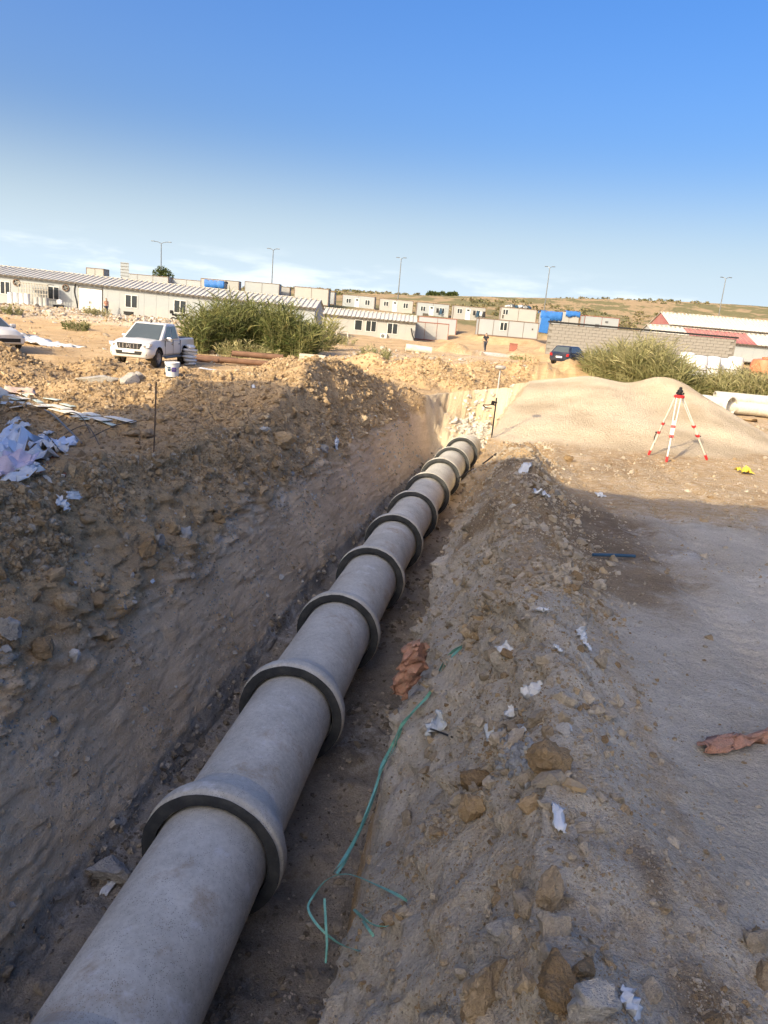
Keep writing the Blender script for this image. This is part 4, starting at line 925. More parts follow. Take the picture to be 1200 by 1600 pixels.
def container(x0, x1, yt, yb, D, style, tone, idx, label):
    p = at((x0+x1)/2, yb, D); wd = (x1-x0)*D/FPX*.985; ytm = yt+.087*(x1-x0)/2; H = max(2.2, (yb-ytm)*D/FPX); dp = 2.4
    t = empty('site_container', p, R((idx*37 % 7)-3), label, 'container', 'white site containers'); fr = M_FRB if tone == 'b' else M_FRR
    n = 2 if style not in ('long',) else 4
    if style == 'panel': n = 3
    if wd < 2.5: n = 1
    pw = wd/n; wallm = [M_PANEL, M_PANEL2][idx % 2]
    for k in range(n): part('wall_panel', wallm, t, (-wd/2+pw*(k+.5), .05, H/2), (pw-.05, .08, H-.16))
    part('core_wall', wallm, t, (0, dp/2+.05, H/2), (wd-.10, dp-.12, H-.06))
    for nm, c_, d_ in [('corner_post', (s_*(wd/2-.04), y, H/2), (.09, .09, H)) for s_ in (-1, 1) for y in (.03, dp)]+[('roof_rail', (0, y, H-.05), (wd-.18, .10, .10)) for y in (.025, dp+.005)]+[('floor_rail', (0, .025, .06), (wd-.18, .10, .12))]+[('roof_rail', (s_*(wd/2-.04), dp/2, H-.05), (.10, dp-.12, .10)) for s_ in (-1, 1)]:
        part(nm, fr, t, c_, d_)
    for k in range(1, n): part('panel_joint', fr, t, (-wd/2+pw*k, .0, H/2), (.045, .05, H-.2))
    part('roof', M_ROOFW, t, (0, dp/2, H-.02), (wd-.2, dp-.1, .05))
    def door(x):
        d_ = part('door', M_WHITEPVC, t, (x, -.01, 1.03), (.85, .05, 1.9)); part('door_window', M_DARKGLASS, d_, (x, -.04, 1.72), (.45, .02, .3)); part('handle', M_GUT, d_, (x+.32, -.06, 1.0), (.04, .05, .12))
    if style.startswith('wdw'):
        wframe(t, (-wd*.30, -.01, 1.45), .9, .85); door(-wd*.04); wframe(t, (wd*.28, -.01, 1.4), .9, .95)
    if style in ('wdwl', 'wdwl2'):
        line = MB().tube([(wd*.08, -.5, 1.75), (wd*.48, -.5, 1.72)], .012, 6).build('clothes_line', M_GUT, t)
        for k in range(4 if style == 'wdwl2' else 2):
            x = wd*(.14+.1*k); vs = []
            hang = MB().box((x, -.5, 1.72-.38-.1*(k % 2)), (.42, .05, .75+.2*(k % 2))).build('washing', [M_CLOTHK, M_BLUE, M_PLASTG][k % 3], t, bevel=.02)
    if style == 'wdwl': part('crate', M_GUT, t, (-wd*.22, -.4, .45), (.9, .5, .5), bevel=.02)
    if style == 'long':
        wframe(t, (-wd*.08, -.01, 1.35), 1.0, 1.1); part('vent', M_GUT, t, (wd*.40, -.01, 1.3), (.18, .05, .22))
    if style == 'vents':
        v_ = part('vent', M_GREYM, t, (-wd*.12, -.02, .75), (.7, .06, .6)); part('vent', M_GREYM, t, (wd*.14, -.02, 1.5), (.5, .06, .3))
    if style == 'junk':
        wframe(t, (-wd*.36, -.01, 1.4), .9, .9); part('wall_stain', M_GUT, t, (-wd*.42, -.01, 1.0), (.25, .05, 1.3))
    return t, wd, H
LABS = ['white container with two windows and a white door, left of the hill row', 'white container second from left in the hill row with windows', 'white container with washing and a crate, third in the hill row', 'white container with dark clothes on a line, right end of the hill row',
 'plain white container with red brown frame right of the smaller building', 'low white container with red brown edge in front of the plain one', 'long white container of four panels behind the walking man', 'white container with junk on its roof behind the long one', 'container draped with a blue tarp over its left side', 'container with blue tarp on the right part of its roof', 'white container with two grey vents at the right above the block wall',
 'grey white container just above the right end of the long roof', 'white container above the long roof, second from its right end', 'white container above the middle of the long roof', 'white container left of the blue sheet above the long roof', 'container covered with a blue sheet above the long roof', 'pale container row piece behind the sign board on the left', 'narrow white container end beside the second container over the roof', 'narrow white container end at the right tip of the long roof', 'small flat canopy cabin above the left part of the long roof']
CT = []
for i, c_ in enumerate(CONT): CT.append(container(*c_, i, LABS[i]))
def tarp(ci, x0, x1, over, label, name='tarpaulin'):
    """tarp lying over a container's roof and hanging down its front (and left end)"""
    t, wd, H = CT[ci]; mb = MB(); n = 14; rg = np.random.default_rng(ci); prof = [(2.5, H-.3), (2.45, H+.05), (1.2, H+.09), (0.0, H+.06), (-.06, H-.05), (-.10, H-over*.5), (-.13, H-over)]
    vs = []; fs = []
    for i in range(n):
        for j, (y, z) in enumerate(prof): vs.append((x0*wd+(x1-x0)*wd*i/(n-1), y+rg.normal()*.03, z+(rg.normal()*.03 if j in (2, 3) else 0)+(rg.normal()*.12 if j == 6 else 0)))
    m_ = len(prof)
    for i in range(n-1):
        for j in range(m_-1): fs.append((i*m_+j, (i+1)*m_+j, (i+1)*m_+j+1, i*m_+j+1))
    o = mb.add(vs, fs).build(name, M_BLUET, None, True, ang=60); o.location = t.location; o.rotation_euler = t.rotation_euler; s_ = o.modifiers.new('thickness', 'SOLIDIFY'); s_.thickness = .01
    tag(o, label, 'tarp')
tarp(8, -.56, .52, 1.1, 'blue tarp hanging over the roof of the left tarp covered container'); tarp(9, -.2, .52, .75, 'blue tarp on the roof of the right tarp covered container'); tarp(15, -.53, .53, 1.2, 'blue sheet over the container above the long roof')
t8, w8, h8 = CT[8]
o = MB().box((0, 0, 0), (1.3, .12, 2.2)).build('tarpaulin', M_BLUET, None, bevel=.04); o.location = t8.location+Vector((-w8*.32, -.25, 1.1)); o.rotation_euler = (0, .08, 0); tag(o, 'blue tarp strip hanging to the ground beside the grey block wall', 'tarp')
# junk on roof of container 7
t7, w7, h7 = CT[7]
for k in range(6):
    me = rock_mesh('roof_bundle', 700+k, 2, 6, .4); o = link('roof_bundle', me, [M_PLASTG, M_GREYM, M_BLUE][k % 3]); o.location = t7.location+Vector((-w7*.3+k*w7*.12, .8, h7+.22)); o.scale = (.5, .45, .26+.08*(k % 2))
    tag(o, ['leftmost', 'second', 'third', 'fourth', 'fifth', 'rightmost'][k]+' bundle of scrap on the roof of the container behind', 'bundle', 'bundles on the container roof')

# lamp posts, sign board, tree on the hill
def lamp(px, ytop, D, label, arm):
    top = at(px, ytop, D); zb = drop(top.x, top.y); H = top.z-zb
    t = empty('street_lamp', (top.x, top.y, zb), 0, label, 'street lamp', 'street lamps on the hill')
    MB().tube([(0, 0, 0), (0, 0, H)], [.13, .07], 8).build('pole', M_GREYM, t, True)
    for s_ in (-1, 1):
        ex = Vector((s_*arm, -.3*s_, .28)); MB().tube([(0, 0, H-.05), Vector((s_*arm*.5, -.15*s_, H+.22)), Vector((0, 0, H))+ex], .05, 6).build('arm', M_GREYM, t)
        MB().box(tuple(Vector((0, 0, H))+ex+Vector((s_*.25, 0, .02))), (.65, .28, .12)).build('lamp_head', M_GREYM, t, bevel=.03)
lamp(252, 380, 150, 'leftmost street lamp with wide double arms above the long roof', 1.5); lamp(427, 391, 156, 'second street lamp from the left with double arms', .75); lamp(627, 405, 160, 'third street lamp from the left above the hill containers', .5); lamp(859, 419, 156, 'fourth street lamp standing behind the blue tarps', .42); lamp(1134, 436, 150, 'rightmost street lamp beside the red roofed building', .42)
p = at(195, 432, 118); zb = drop(p.x, p.y); H = at(195, 410, 118).z-zb
t = empty('sign_board', (p.x, p.y, zb), .1, 'dark framed sign board standing above the long roof at the left', 'sign board')
for s_ in (-.5, .5): MB().tube([(s_, 0, 0), (s_, 0, H)], .05, 6).build('post', M_GUT, t)
part('board', mat('sign_grey', (.30, .33, .36), .6), t, (0, -.06, H-1.1), (1.25, .06, 2.2))
for k in range(5): part('board_slat', M_GUT, t, (0, -.10, H-.15-.46*k), (1.25, .03, .06))

# grey block wall with dark coping
M_BLOCK = mat('grey_block', (.25, .235, .215), .9, .14, 1.5, .4, .02)
M_MORTAR = mat('mortar', (.20, .185, .165), .95, .1)
d = BW1-BW0; L = math.hypot(d.x, d.y); t = empty('block_wall', BW0, math.atan2(d.y, d.x), 'long grey concrete block wall with dark coping behind the dark car', 'wall'); t.rotation_euler = (0, -math.atan2(d.z, L), math.atan2(d.y, d.x))
Hw = 2.75; part('mortar_core', M_MORTAR, t, (L/2, .12, Hw/2-.15), (L-.01, .16, Hw+.3))
bw, bh = .62, .275; nc = int(L/bw); bme = None; cnt = 0
for r_ in range(10):
    for k in range(nc):
        if cnt >= 298: break
        x = bw*(k+.5)+(bw/2 if r_ % 2 else 0)
        if x+bw/2 > L: continue
        if bme is None: o = MB().box((0, 0, 0), (bw-.022, .10, bh-.022)).build('block', M_BLOCK, t); bme = o.data
        else: o = link('block', bme, None, t)
        o.location = (x, .012*math.sin(k*12.9+r_*7.7), bh*(r_+.5)); cnt += 1
    if cnt >= 298: break
part('coping', M_BLACK, t, (L/2, .10, Hw+.15), (L+.1, .60, .16))
# red and white roofed buildings at the right
def mr(f): return M_ROOFR if (.20 < f < .60 or .78 < f < 2) else M_ROOFW
rb, _ = shed('workshop', at(1020, 553, 82), at(1260, 575, 82), 1.9, 1.15, 6.5, 'low workshop with red and white striped roof behind the block wall', [], mats_roof=mr, group='red roofed buildings')
rb2, _ = shed('workshop', at(1042, 540, 96), at(1280, 560, 96), 2.6, 1.5, 8, 'white roofed workshop with a red gable behind the striped roof', [], group='red roofed buildings')
for c_ in rb2.children:
    if c_.name.startswith('gable'): c_.data.materials.clear(); c_.data.materials.append(M_ROOFR)

# ------------------------------------------------------------------ vehicles
def loft(secs, m_pts=None):
    """secs: list of (x, [(y,z)...]) half outlines from bottom centre to top centre; mirrored"""
    mb = MB(); n = len(secs[0][1]); vs = []; fs = []; ring = 2*n-2
    for x, pr in secs:
        full = pr+[(-y, z) for y, z in reversed(pr[1:-1])]
        vs += [(x, y, z) for y, z in full]
    for i in range(len(secs)-1):
        for k in range(ring): fs.append((i*ring+k, i*ring+(k+1) % ring, (i+1)*ring+(k+1) % ring, (i+1)*ring+k))
    fs += [tuple(range(ring-1, -1, -1)), tuple((len(secs)-1)*ring+k for k in range(ring))]
    mb.add(vs, fs); return mb
def carve(o, cutters):
    for c_ in cutters:
        b_ = o.modifiers.new('b', 'BOOLEAN'); b_.operation = 'DIFFERENCE'; b_.object = c_; b_.solver = 'EXACT'
    bpy.context.view_layer.update(); dg = bpy.context.evaluated_depsgraph_get(); me = bpy.data.meshes.new_from_object(o.evaluated_get(dg)); o.modifiers.clear(); me.name = 'body'; o.data = me
    for c_ in cutters: bpy.data.objects.remove(c_)
M_TYRE = mat('tyre_rubber', (.025, .024, .023), .85, .2, 9, dirt=(.25, .2, .14, .5)); M_RIM = mat('wheel_rim', (.35, .35, .36), .35, .1, metal=.7); M_CGLASS = mat('car_glass', (.07, .085, .09), .08, .1, 2, spec=.7)
M_LAMP = mat('headlamp', (.55, .57, .6), .12, .1, spec=.8); M_CHROME = mat('chrome', (.6, .6, .62), .18, .1, metal=.9); M_REDL = mat('tail_light', (.35, .02, .02), .2, .1); M_PLATE = mat('number_plate', (.72, .72, .70), .5, .1)
def wheel(parent, x, y, r_, wd):
    w_ = empty_part('wheel', parent); s_ = 1 if y > 0 else -1
    MB().lathe([(r_*.62, -wd/2), (r_*.93, -wd/2), (r_, -wd*.32), (r_, wd*.32), (r_*.93, wd/2), (r_*.62, wd/2)], 28, 'y', (x, y, r_), True).build('tyre', M_TYRE, w_, True)
    MB().lathe([(0, s_*wd*.36), (r_*.18, s_*wd*.38), (r_*.2, s_*wd*.30), (r_*.56, s_*wd*.30), (r_*.63, s_*wd*.46), (r_*.63, -s_*wd*.4), (0, -s_*wd*.4)], 24, 'y', (x, y, r_)).build('rim', M_RIM, w_, True)
    for k in range(6):
        a = k*math.pi/3; MB().box((x+r_*.38*math.cos(a), y+s_*wd*.37, r_+r_*.38*math.sin(a)), (r_*.46, .03, r_*.16), 0, Matrix.Rotation(-a, 3, 'Y')).build('spoke', M_RIM, w_)
def vehicle(name, loc, heading, spec, paint, label, cat):
    t = empty(name, loc, heading, label, cat); hw = spec['hw']; b = loft(spec['body']).build('body', paint, t, True, ang=32)
    b.parent = None; cuts = []
    for ax in spec['axles']:
        for s_ in (-1, 1): cuts.append(MB().lathe([(0, -.2), (spec['arch'], -.2), (spec['arch'], .2), (0, .2)], 28, 'y', (ax, s_*hw, spec['wr']+.02)).build('cut', None))
    for c_ in cuts: c_.data.materials.append(M_BLACK)
    b.data.materials.append(M_BLACK); carve(b, cuts); b.parent = t
    b.data.set_sharp_from_angle(angle=R(32))
    for ax in spec['axles']:
        for s_ in (-1, 1): wheel(t, ax, s_*(hw-.13), spec['wr'], .23)
    # cab / greenhouse
    B, T = spec['cab_b'], spec['cab_t']   # (xrear, xfront, halfwidth, z)
    cb = [(B[0], B[2], B[3]), (B[1], B[2], B[3]), (B[1], -B[2], B[3]), (B[0], -B[2], B[3])]; ct = [(T[0], T[2], T[3]), (T[1], T[2], T[3]), (T[1], -T[2], T[3]), (T[0], -T[2], T[3])]
    cab = MB().add(cb+ct, [(3, 2, 1, 0), (4, 5, 6, 7), (0, 1, 5, 4), (1, 2, 6, 5), (2, 3, 7, 6), (3, 0, 4, 7)]).build('cabin', paint, t, bevel=.09)
    def face(a, b_, c_, d_, u0_, u1, v0, v1, off=.012):
        a, b_, c_, d_ = map(Vector, (a, b_, c_, d_)); nrm = (b_-a).cross(d_-a).normalized()
        def P(u, v): return (a.lerp(b_, u)).lerp(d_.lerp(c_, u), v)+nrm*off
        q = [P(u0_, v0), P(u1, v0), P(u1, v1), P(u0_, v1)]; qi = [p-nrm*.03 for p in q]
        return MB().add(q+qi, [(0, 1, 2, 3), (7, 6, 5, 4), (0, 4, 5, 1), (1, 5, 6, 2), (2, 6, 7, 3), (3, 7, 4, 0)])
    face(cb[2], cb[1], ct[1], ct[2], .07, .93, .06, .90).build('windscreen', M_CGLASS, t)
    face(cb[0], cb[3], ct[3], ct[0], .09, .91, .14, .86).build('rear_window', M_CGLASS, t)
    for (i0, i1) in ((1, 0), (3, 2)):
        for (a_, c_) in spec['sidewin']:
            if i0 == 3: a_, c_ = 1-c_, 1-a_
            face(cb[i0], cb[i1], ct[i1], ct[i0], a_, c_, .12, .84).build('side_window', M_CGLASS, t)
    for s_ in (-1, 1):
        m_ = MB().box((spec['mir'], s_*(hw+.08), B[3]+.06), (.12, .24, .19)).build('mirror', M_CHROME if spec.get('chrome') else paint, t, bevel=.04)
        for xh in spec['handles']: MB().box((xh, s_*(hw+.005), B[3]-.14), (.18, .03, .035)).build('door_handle', M_CHROME, t)
        for xd in spec['gaps']: MB().box((xd, s_*(hw-.008), (B[3]+.42)/2+.06), (.012, .03, B[3]-.50)).build('door_gap', M_BLACK, t)
    return t
def sec(x, zb, zt, wb, wm, wt, crown=.03): return (x, [(0, zb), (wb, zb), (wm, zb+.14), (wm, (zb+zt)/2+.06), (wt, zt-.05), (wt-.06, zt), (0, zt+crown)])
M_WCAR = mat('white_car_paint', (.58, .57, .55), .3, .04, 1.5, dirt=(.55, .46, .34, .35), spec=.5)
M_DCAR = mat('dark_blue_paint', (.018, .025, .045), .22, .1, 1.5, dirt=(.2, .16, .12, .25), spec=.6)
M_SCAR = mat('silver_paint', (.45, .46, .47), .3, .05, 1.5, spec=.5)
PICK = dict(hw=.90, wr=.375, arch=.46, axles=(1.5, -1.5), mir=.62, handles=(.05, -.75), gaps=(.85, -.05, -.92), chrome=True, sidewin=((.10, .46), (.50, .86)),
 body=[sec(-2.78, .62, 1.12, .70, .86, .84, 0), sec(-2.70, .48, 1.16, .78, .90, .88, 0), sec(-1.0, .42, 1.16, .80, .90, .88, 0), sec(-.95, .40, 1.12, .80, .90, .87, 0), sec(.85, .40, 1.10, .80, .90, .84, .03), sec(1.5, .42, 1.10, .80, .90, .82, .06), sec(1.9, .42, 1.06, .80, .90, .80, .07), sec(2.18, .40, 1.00, .78, .88, .76, .06), sec(2.34, .38, .93, .72, .83, .70, .05), sec(2.44, .42, .84, .64, .74, .62, .03), sec(2.47, .48, .76, .56, .66, .55, .01)],
 cab_b=(-1.05, 1.22, .87, 1.07), cab_t=(-.78, .22, .69, 1.77))
HATCH = dict(hw=.87, wr=.32, arch=.39, axles=(1.3, -1.3), mir=.75, handles=(.1, -.75), gaps=(.95, 0, -.9), sidewin=((.09, .46), (.49, .90)),
 body=[sec(-2.02, .45, .88, .62, .78, .74, 0), sec(-1.92, .30, .98, .74, .85, .80, 0), sec(-1.2, .26, .98, .78, .87, .82), sec(.9, .26, .95, .78, .87, .80), sec(1.5, .26, .90, .78, .86, .72, .05), sec(1.95, .27, .80, .72, .80, .62, .05), sec(2.12, .34, .66, .6, .66, .5, .03)],
 cab_b=(-1.95, 1.0, .82, .93), cab_t=(-1.45, .15, .60, 1.47))
hd_ = math.atan2(-1.0, -.07)
fwd = Vector((math.cos(hd_), math.sin(hd_), 0)); ctr = Vector((at(221, 560, 31.5).x, 31.5, 0))-fwd*1.2; ctr.z = max(drop(ctr.x+a*fwd.x, ctr.y+a*fwd.y) for a in (-1.5, 0, 1.5))
tk = vehicle('pickup_truck', ctr, hd_, PICK, M_WCAR, 'dusty white double cab pickup truck parked on the site', 'pickup truck')
part('load_bed', M_BLACK, tk, (-1.88, 0, 1.10), (1.62, 1.5, .16))
gr = MB().prism([(-.46, .74), (.46, .74), (.50, .96), (-.50, .96)], 2.30, 2.475, 'x').build('grille', M_BLACK, tk)
for k in range(6): MB().box((2.475, -.38+.15*k, .85), (.03, .035, .17)).build('grille_bar', M_CHROME, gr)
for s_ in (-1, 1):
    hl = MB().prism([(s_*.52, .78), (s_*.82, .84), (s_*.86, .98), (s_*.52, .94)], 2.10, 2.405, 'x').build('headlight', M_LAMP, tk)
    MB().lathe([(0, 0), (.055, 0), (.05, .02), (0, .02)], 12, 'x', (2.40, s_*.64, .87)).build('lens', M_CHROME, hl)
    MB().lathe([(0, 0), (.06, 0), (.055, .025), (0, .03)], 14, 'x', (2.43, s_*.62, .58)).build('fog_light', M_LAMP, tk)
    MB().tube([(-.9, s_*.93, .40), (.95, s_*.93, .40)], .05, 8).build('side_step', M_GREYM, tk)
    MB().prism([(s_*.60, .50), (s_*.74, .53), (s_*.72, .66), (s_*.56, .66)], 2.36, 2.445, 'x').build('fog_surround', M_BLACK, tk)
lg = MB().prism([(-.5, .52), (.5, .52), (.56, .66), (-.56, .66)], 2.40, 2.487, 'x').build('lower_grille', M_BLACK, tk)
part('number_plate', M_PLATE, tk, (2.495, 0, .65), (.02, .50, .12))
em = empty_part('emblem', tk)
for a, (dy, dz) in ((0, (0, .045)), (1, (-.042, -.025)), (2, (.042, -.025))):
    an = [0, 2.1, -2.1][a]; m_ = Matrix.Rotation(an, 3, 'X')
    pts = [m_ @ Vector((0, y, z)) for y, z in ((0, 0), (.028, .045), (0, .09), (-.028, .045))]
    MB().add([(2.495, p_.y, .86+p_.z) for p_ in pts]+[(2.48, p_.y, .86+p_.z) for p_ in pts], [(0, 1, 2, 3), (7, 6, 5, 4), (0, 4, 5, 1), (1, 5, 6, 2), (2, 6, 7, 3), (3, 7, 4, 0)]).build('diamond', M_CHROME, em)
MB().tube([(.2, .0, 1.77), (.12, 0, 1.86)], .03, 6).build('antenna', M_BLACK, tk)
def place(px, py, D, h_):
    p = at(px, py, D); f_ = Vector((math.cos(h_), math.sin(h_), 0)); p.z = max(drop(p.x+a*f_.x, p.y+a*f_.y) for a in (-1.2, 0, 1.2)); return p
h_ = math.atan2(.80, .60)
dc = vehicle('parked_car', place(891, 556, 60, h_), h_, HATCH, M_DCAR, 'dark blue car parked in front of the grey block wall', 'car')
for s_ in (-1, 1): MB().prism([(s_*.58, .68), (s_*.80, .70), (s_*.78, .90), (s_*.60, .88)], -2.06, -1.90, 'x').build('tail_light', M_REDL, dc)
part('number_plate', M_PLATE, dc, (-2.045, 0, .62), (.02, .5, .12))
h_ = math.atan2(-.55, .83)
wc = vehicle('parked_car', place(-26, 534, 33, h_), h_, HATCH, M_WCAR, 'white car nose cut off by the left picture edge', 'car')
for s_ in (-1, 1): MB().prism([(s_*.36, .60), (s_*.66, .64), (s_*.68, .74), (s_*.38, .70)], 1.9, 2.10, 'x').build('headlight', M_LAMP, wc)
part('grille', M_BLACK, wc, (2.09, 0, .46), (.08, 1.0, .16))
h_ = math.atan2(.9, .45)
vehicle('parked_car', place(950, 551, 60, h_), h_, HATCH, M_SCAR, 'silver car half hidden behind the tall grass by the wall', 'car')
h_ = math.atan2(.1, 1)
vehicle('parked_car', place(1026, 556, 58, h_), h_, HATCH, M_WCAR, 'white car whose roof shows above the tall grass', 'car')

# motorbike by the long building 
def motorbike(loc, rz):
    t = empty('motorbike', loc, rz, 'black motorbike parked at the wall of the long white building', 'motorbike')
    for x in (-.62, .68):
        w_ = MB().lathe([(.20, -.05), (.28, -.06), (.31, 0), (.28, .06), (.20, .05)], 20, 'y', (x, 0, .31), True).build('wheel', M_TYRE, t, True); MB().lathe([(0, -.03), (.2, -.02), (.2, .02), (0, .03)], 16, 'y', (x, 0, .31)).build('rim', M_RIM, w_)
    MB().tube(smooth_path([Vector((-.62, 0, .35)), Vector((-.2, 0, .55)), Vector((.25, 0, .62)), Vector((.5, 0, .95))]), .07, 8).build('frame', M_BLACK, t)
    MB().tube([(.68, 0, .31), (.48, 0, 1.0)], .045, 8).build('fork', M_GREYM, t)
    MB().tube([(.42, -.34, 1.05), (.48, 0, 1.0), (.42, .34, 1.05)], .025, 8).build('handlebar', M_BLACK, t)
    MB().tube(smooth_path([Vector((-.75, 0, .86)), Vector((-.3, 0, .80)), Vector((.05, 0, .84))]), [.10]*12+[.09], 8).build('seat', M_BLACK, t)
    MB().tube([(.0, 0, .83), (.2, 0, .9), (.42, 0, .85)], [.09, .15, .07], 10).build('fuel_tank', M_BLACK, t, True)
    part('engine', M_GREYM, t, (.0, 0, .45), (.42, .26, .32), bevel=.05); part('top_box', M_BLACK, t, (-.78, 0, 1.08), (.36, .38, .32), bevel=.05)
    MB().lathe([(0, 0), (.08, 0), (.09, .06), (0, .1)], 12, 'x', (.52, 0, .9)).build('headlight', M_LAMP, t)
    MB().tube([(0, -.16, .3), (-.75, -.2, .36)], .05, 8).build('exhaust', M_CHROME, t)
p = at(281, 506, 73.6); p.z = drop(p.x, p.y); motorbike(p, .35)

# ------------------------------------------------------------------ people
def skin(name, verts, edges, rads, m, parent, root=0, sub=2):
    me = bpy.data.meshes.new(name); me.from_pydata([tuple(v) for v in verts], edges, []); o = link(name, me, m, parent)
    sk = o.modifiers.new('skin', 'SKIN'); sk.use_smooth_shade = True
    for i, r_ in enumerate(rads): me.skin_vertices[0].data[i].radius = (r_, r_*.85 if i in () else r_)
    me.skin_vertices[0].data[root].use_root = True
    s_ = o.modifiers.new('sub', 'SUBSURF'); s_.levels = sub; s_.render_levels = sub; return o
def person(loc, rz, pose, shirt, trousers, label):
    t = empty('person', loc, rz, label, 'person')
    J = pose; V = [Vector(J[k]) for k in ('pelvis', 'waist', 'chest', 'neck', 'head', 'crown', 'shl', 'ell', 'wrl', 'hal', 'shr', 'elr', 'wrr', 'har', 'hil', 'knl', 'anl', 'tol', 'hir', 'knr', 'anr', 'tor')]
    E_ = [(0, 1), (1, 2), (2, 3), (3, 4), (4, 5), (2, 6), (6, 7), (7, 8), (8, 9), (2, 10), (10, 11), (11, 12), (12, 13), (0, 14), (14, 15), (15, 16), (16, 17), (0, 18), (18, 19), (19, 20), (20, 21)]
    rd = [.12, .115, .13, .055, .095, .075, .06, .042, .03, .035, .06, .042, .03, .035, .085, .058, .038, .032, .085, .058, .038, .032]
    M_SK = mat('skin', (.42, .25, .17), .6, .08)
    skin('body', V, E_, rd, M_SK, t)
    def sub_(name, ids, es, k, m_):
        idx = {g: i for i, g in enumerate(ids)}; skin(name, [V[g] for g in ids], [(idx[a], idx[b]) for a, b in es], [rd[g]*k+.008 for g in ids], m_, t)
    e1 = V[6].lerp(V[7], .75); e2 = V[10].lerp(V[11], .75); V += [e1, e2]; rd += [.055, .055]
    sub_('shirt', [0, 1, 2, 6, 22, 10, 23], [(0, 1), (1, 2), (2, 6), (6, 22), (2, 10), (10, 23)], 1.12, shirt)
    sub_('trousers', [0, 14, 15, 16, 18, 19, 20], [(0, 14), (14, 15), (15, 16), (0, 18), (18, 19), (19, 20)], 1.12, trousers)
    for a, b in ((16, 17), (20, 21)): skin('shoe', [V[a]-Vector((0, .04, .02)), V[b]], [(0, 1)], [.048, .042], M_BLACK, t)
    hv = V[5]; skin('hair', [V[4].lerp(hv, .45)+Vector((0, .035, 0)), hv+Vector((0, .02, .015))], [(0, 1)], [.098, .075], M_BLACK, t)
    for s_ in (-1, 1):
        MB().lathe([(0, -.008), (.012, 0), (0, .008)], 8, 'y', tuple(V[4]+Vector((s_*.035, -.088, .02)))).build('eye', M_BLACK, t)
walk = dict(pelvis=(0, 0, .93), waist=(0, -.01, 1.10), chest=(0, -.02, 1.32), neck=(0, -.02, 1.48), head=(0, -.03, 1.60), crown=(0, -.02, 1.70), shl=(-.19, 0, 1.40), ell=(-.25, .10, 1.15), wrl=(-.22, -.02, .95), hal=(-.21, -.06, .88), shr=(.19, 0, 1.40), elr=(.26, -.06, 1.14), wrr=(.24, -.24, 1.0), har=(.23, -.30, .98), hil=(-.09, 0, .88), knl=(-.10, -.14, .50), anl=(-.10, -.10, .09), tol=(-.11, -.24, .04), hir=(.09, 0, .88), knr=(.10, .06, .49), anr=(.10, .24, .12), tor=(.10, .14, .04))
stand = dict(walk, ell=(-.24, -.02, 1.14), wrl=(-.10, -.18, 1.25), hal=(-.04, -.20, 1.34), elr=(.25, .05, 1.13), wrr=(.24, -.02, .90), har=(.23, -.04, .82), knl=(-.11, -.03, .49), anl=(-.12, 0, .09), tol=(-.13, -.13, .04), knr=(.10, .0, .49), anr=(.12, .02, .09), tor=(.14, -.11, .04))
p = at(757, 550, 70); p.z = drop(p.x, p.y); person(p, math.pi+.3, walk, M_CLOTHK, mat('dark_jeans', (.05, .055, .07), .9), 'person in black top walking away across the pale dusty ground')
p = at(166, 494, 73.9); p.z = drop(p.x, p.y); person(p, .9, stand, mat('peach_shirt', (.62, .33, .24), .85), mat('blue_jeans', (.035, .05, .09), .9), 'person in a peach shirt and dark jeans standing by the long building')

# ------------------------------------------------------------------ vegetation
def leaf_mat(name, a, b, c_):
    m, t, p = newmat(name); at_ = nd(t, 'ShaderNodeAttribute', attribute_name='tint'); sp = nd(t, 'ShaderNodeSeparateColor'); t.links.new(at_.outputs['Color'], sp.inputs[0])
    col = mixc(t, sp.outputs[0], mixc(t, sp.outputs[1], a, b), c_); t.links.new(col, p.inputs['Base Color']); p.inputs['Roughness'].default_value = .6; p.inputs['Specular IOR Level'].default_value = .25
    tr = nd(t, 'ShaderNodeBsdfTranslucent'); t.links.new(col, tr.inputs[0]); ad = nd(t, 'ShaderNodeMixShader'); ad.inputs[0].default_value = .3
    t.links.new(p.outputs[0], ad.inputs[1]); t.links.new(tr.outputs[0], ad.inputs[2]); t.links.new(ad.outputs[0], t.nodes['Material Output'].inputs[0]); return m
M_REED = leaf_mat('reed_leaf', (.04, .07, .022), (.11, .15, .045), (.34, .31, .12)); M_DRY = leaf_mat('dry_grass', (.10, .125, .04), (.19, .20, .075), (.42, .37, .19)); M_STEM = mat('reed_stem', (.25, .24, .11), .8, .2)
def blades(P, D, L, Wd, bend, tint, seg=4):
    """P base (n,3), D unit dir, L length, Wd width, bend = droop; returns verts, faces, tint"""
    n = len(P); side = np.cross(D, np.array([0, 0, 1.0])+1e-3*RNG.normal(size=(n, 3))); side /= np.linalg.norm(side, axis=1)[:, None]+1e-9
    ang = RNG.uniform(0, 6.28, n); up_ = np.cross(side, D); side = side*np.cos(ang)[:, None]+up_*np.sin(ang)[:, None]
    hd__ = D.copy(); hd__[:, 2] = 0; hd__ /= np.linalg.norm(hd__, axis=1)[:, None]+1e-9
    vs = []
    for k in range(seg+1):
        t = k/seg; c_ = P+D*(L*t)[:, None]+hd__*(L*bend*t*t*.5)[:, None]; c_[:, 2] -= L*bend*t*t*.45; wv2 = Wd*(1-t**2)*(.45+.9*min(1, t*3))
        vs += [c_-side*(wv2/2)[:, None], c_+side*(wv2/2)[:, None]]
    V = np.stack(vs, 1)                     # n, 2(seg+1), 3
    base = (np.arange(n)*2*(seg+1))[:, None]
    F = np.concatenate([base+np.array([[2*k, 2*k+1, 2*k+3, 2*k+2]]) for k in range(seg)], 1).reshape(-1, 4)
    T = np.repeat(tint, 2*(seg+1), axis=0); return V.reshape(-1, 3), F, T
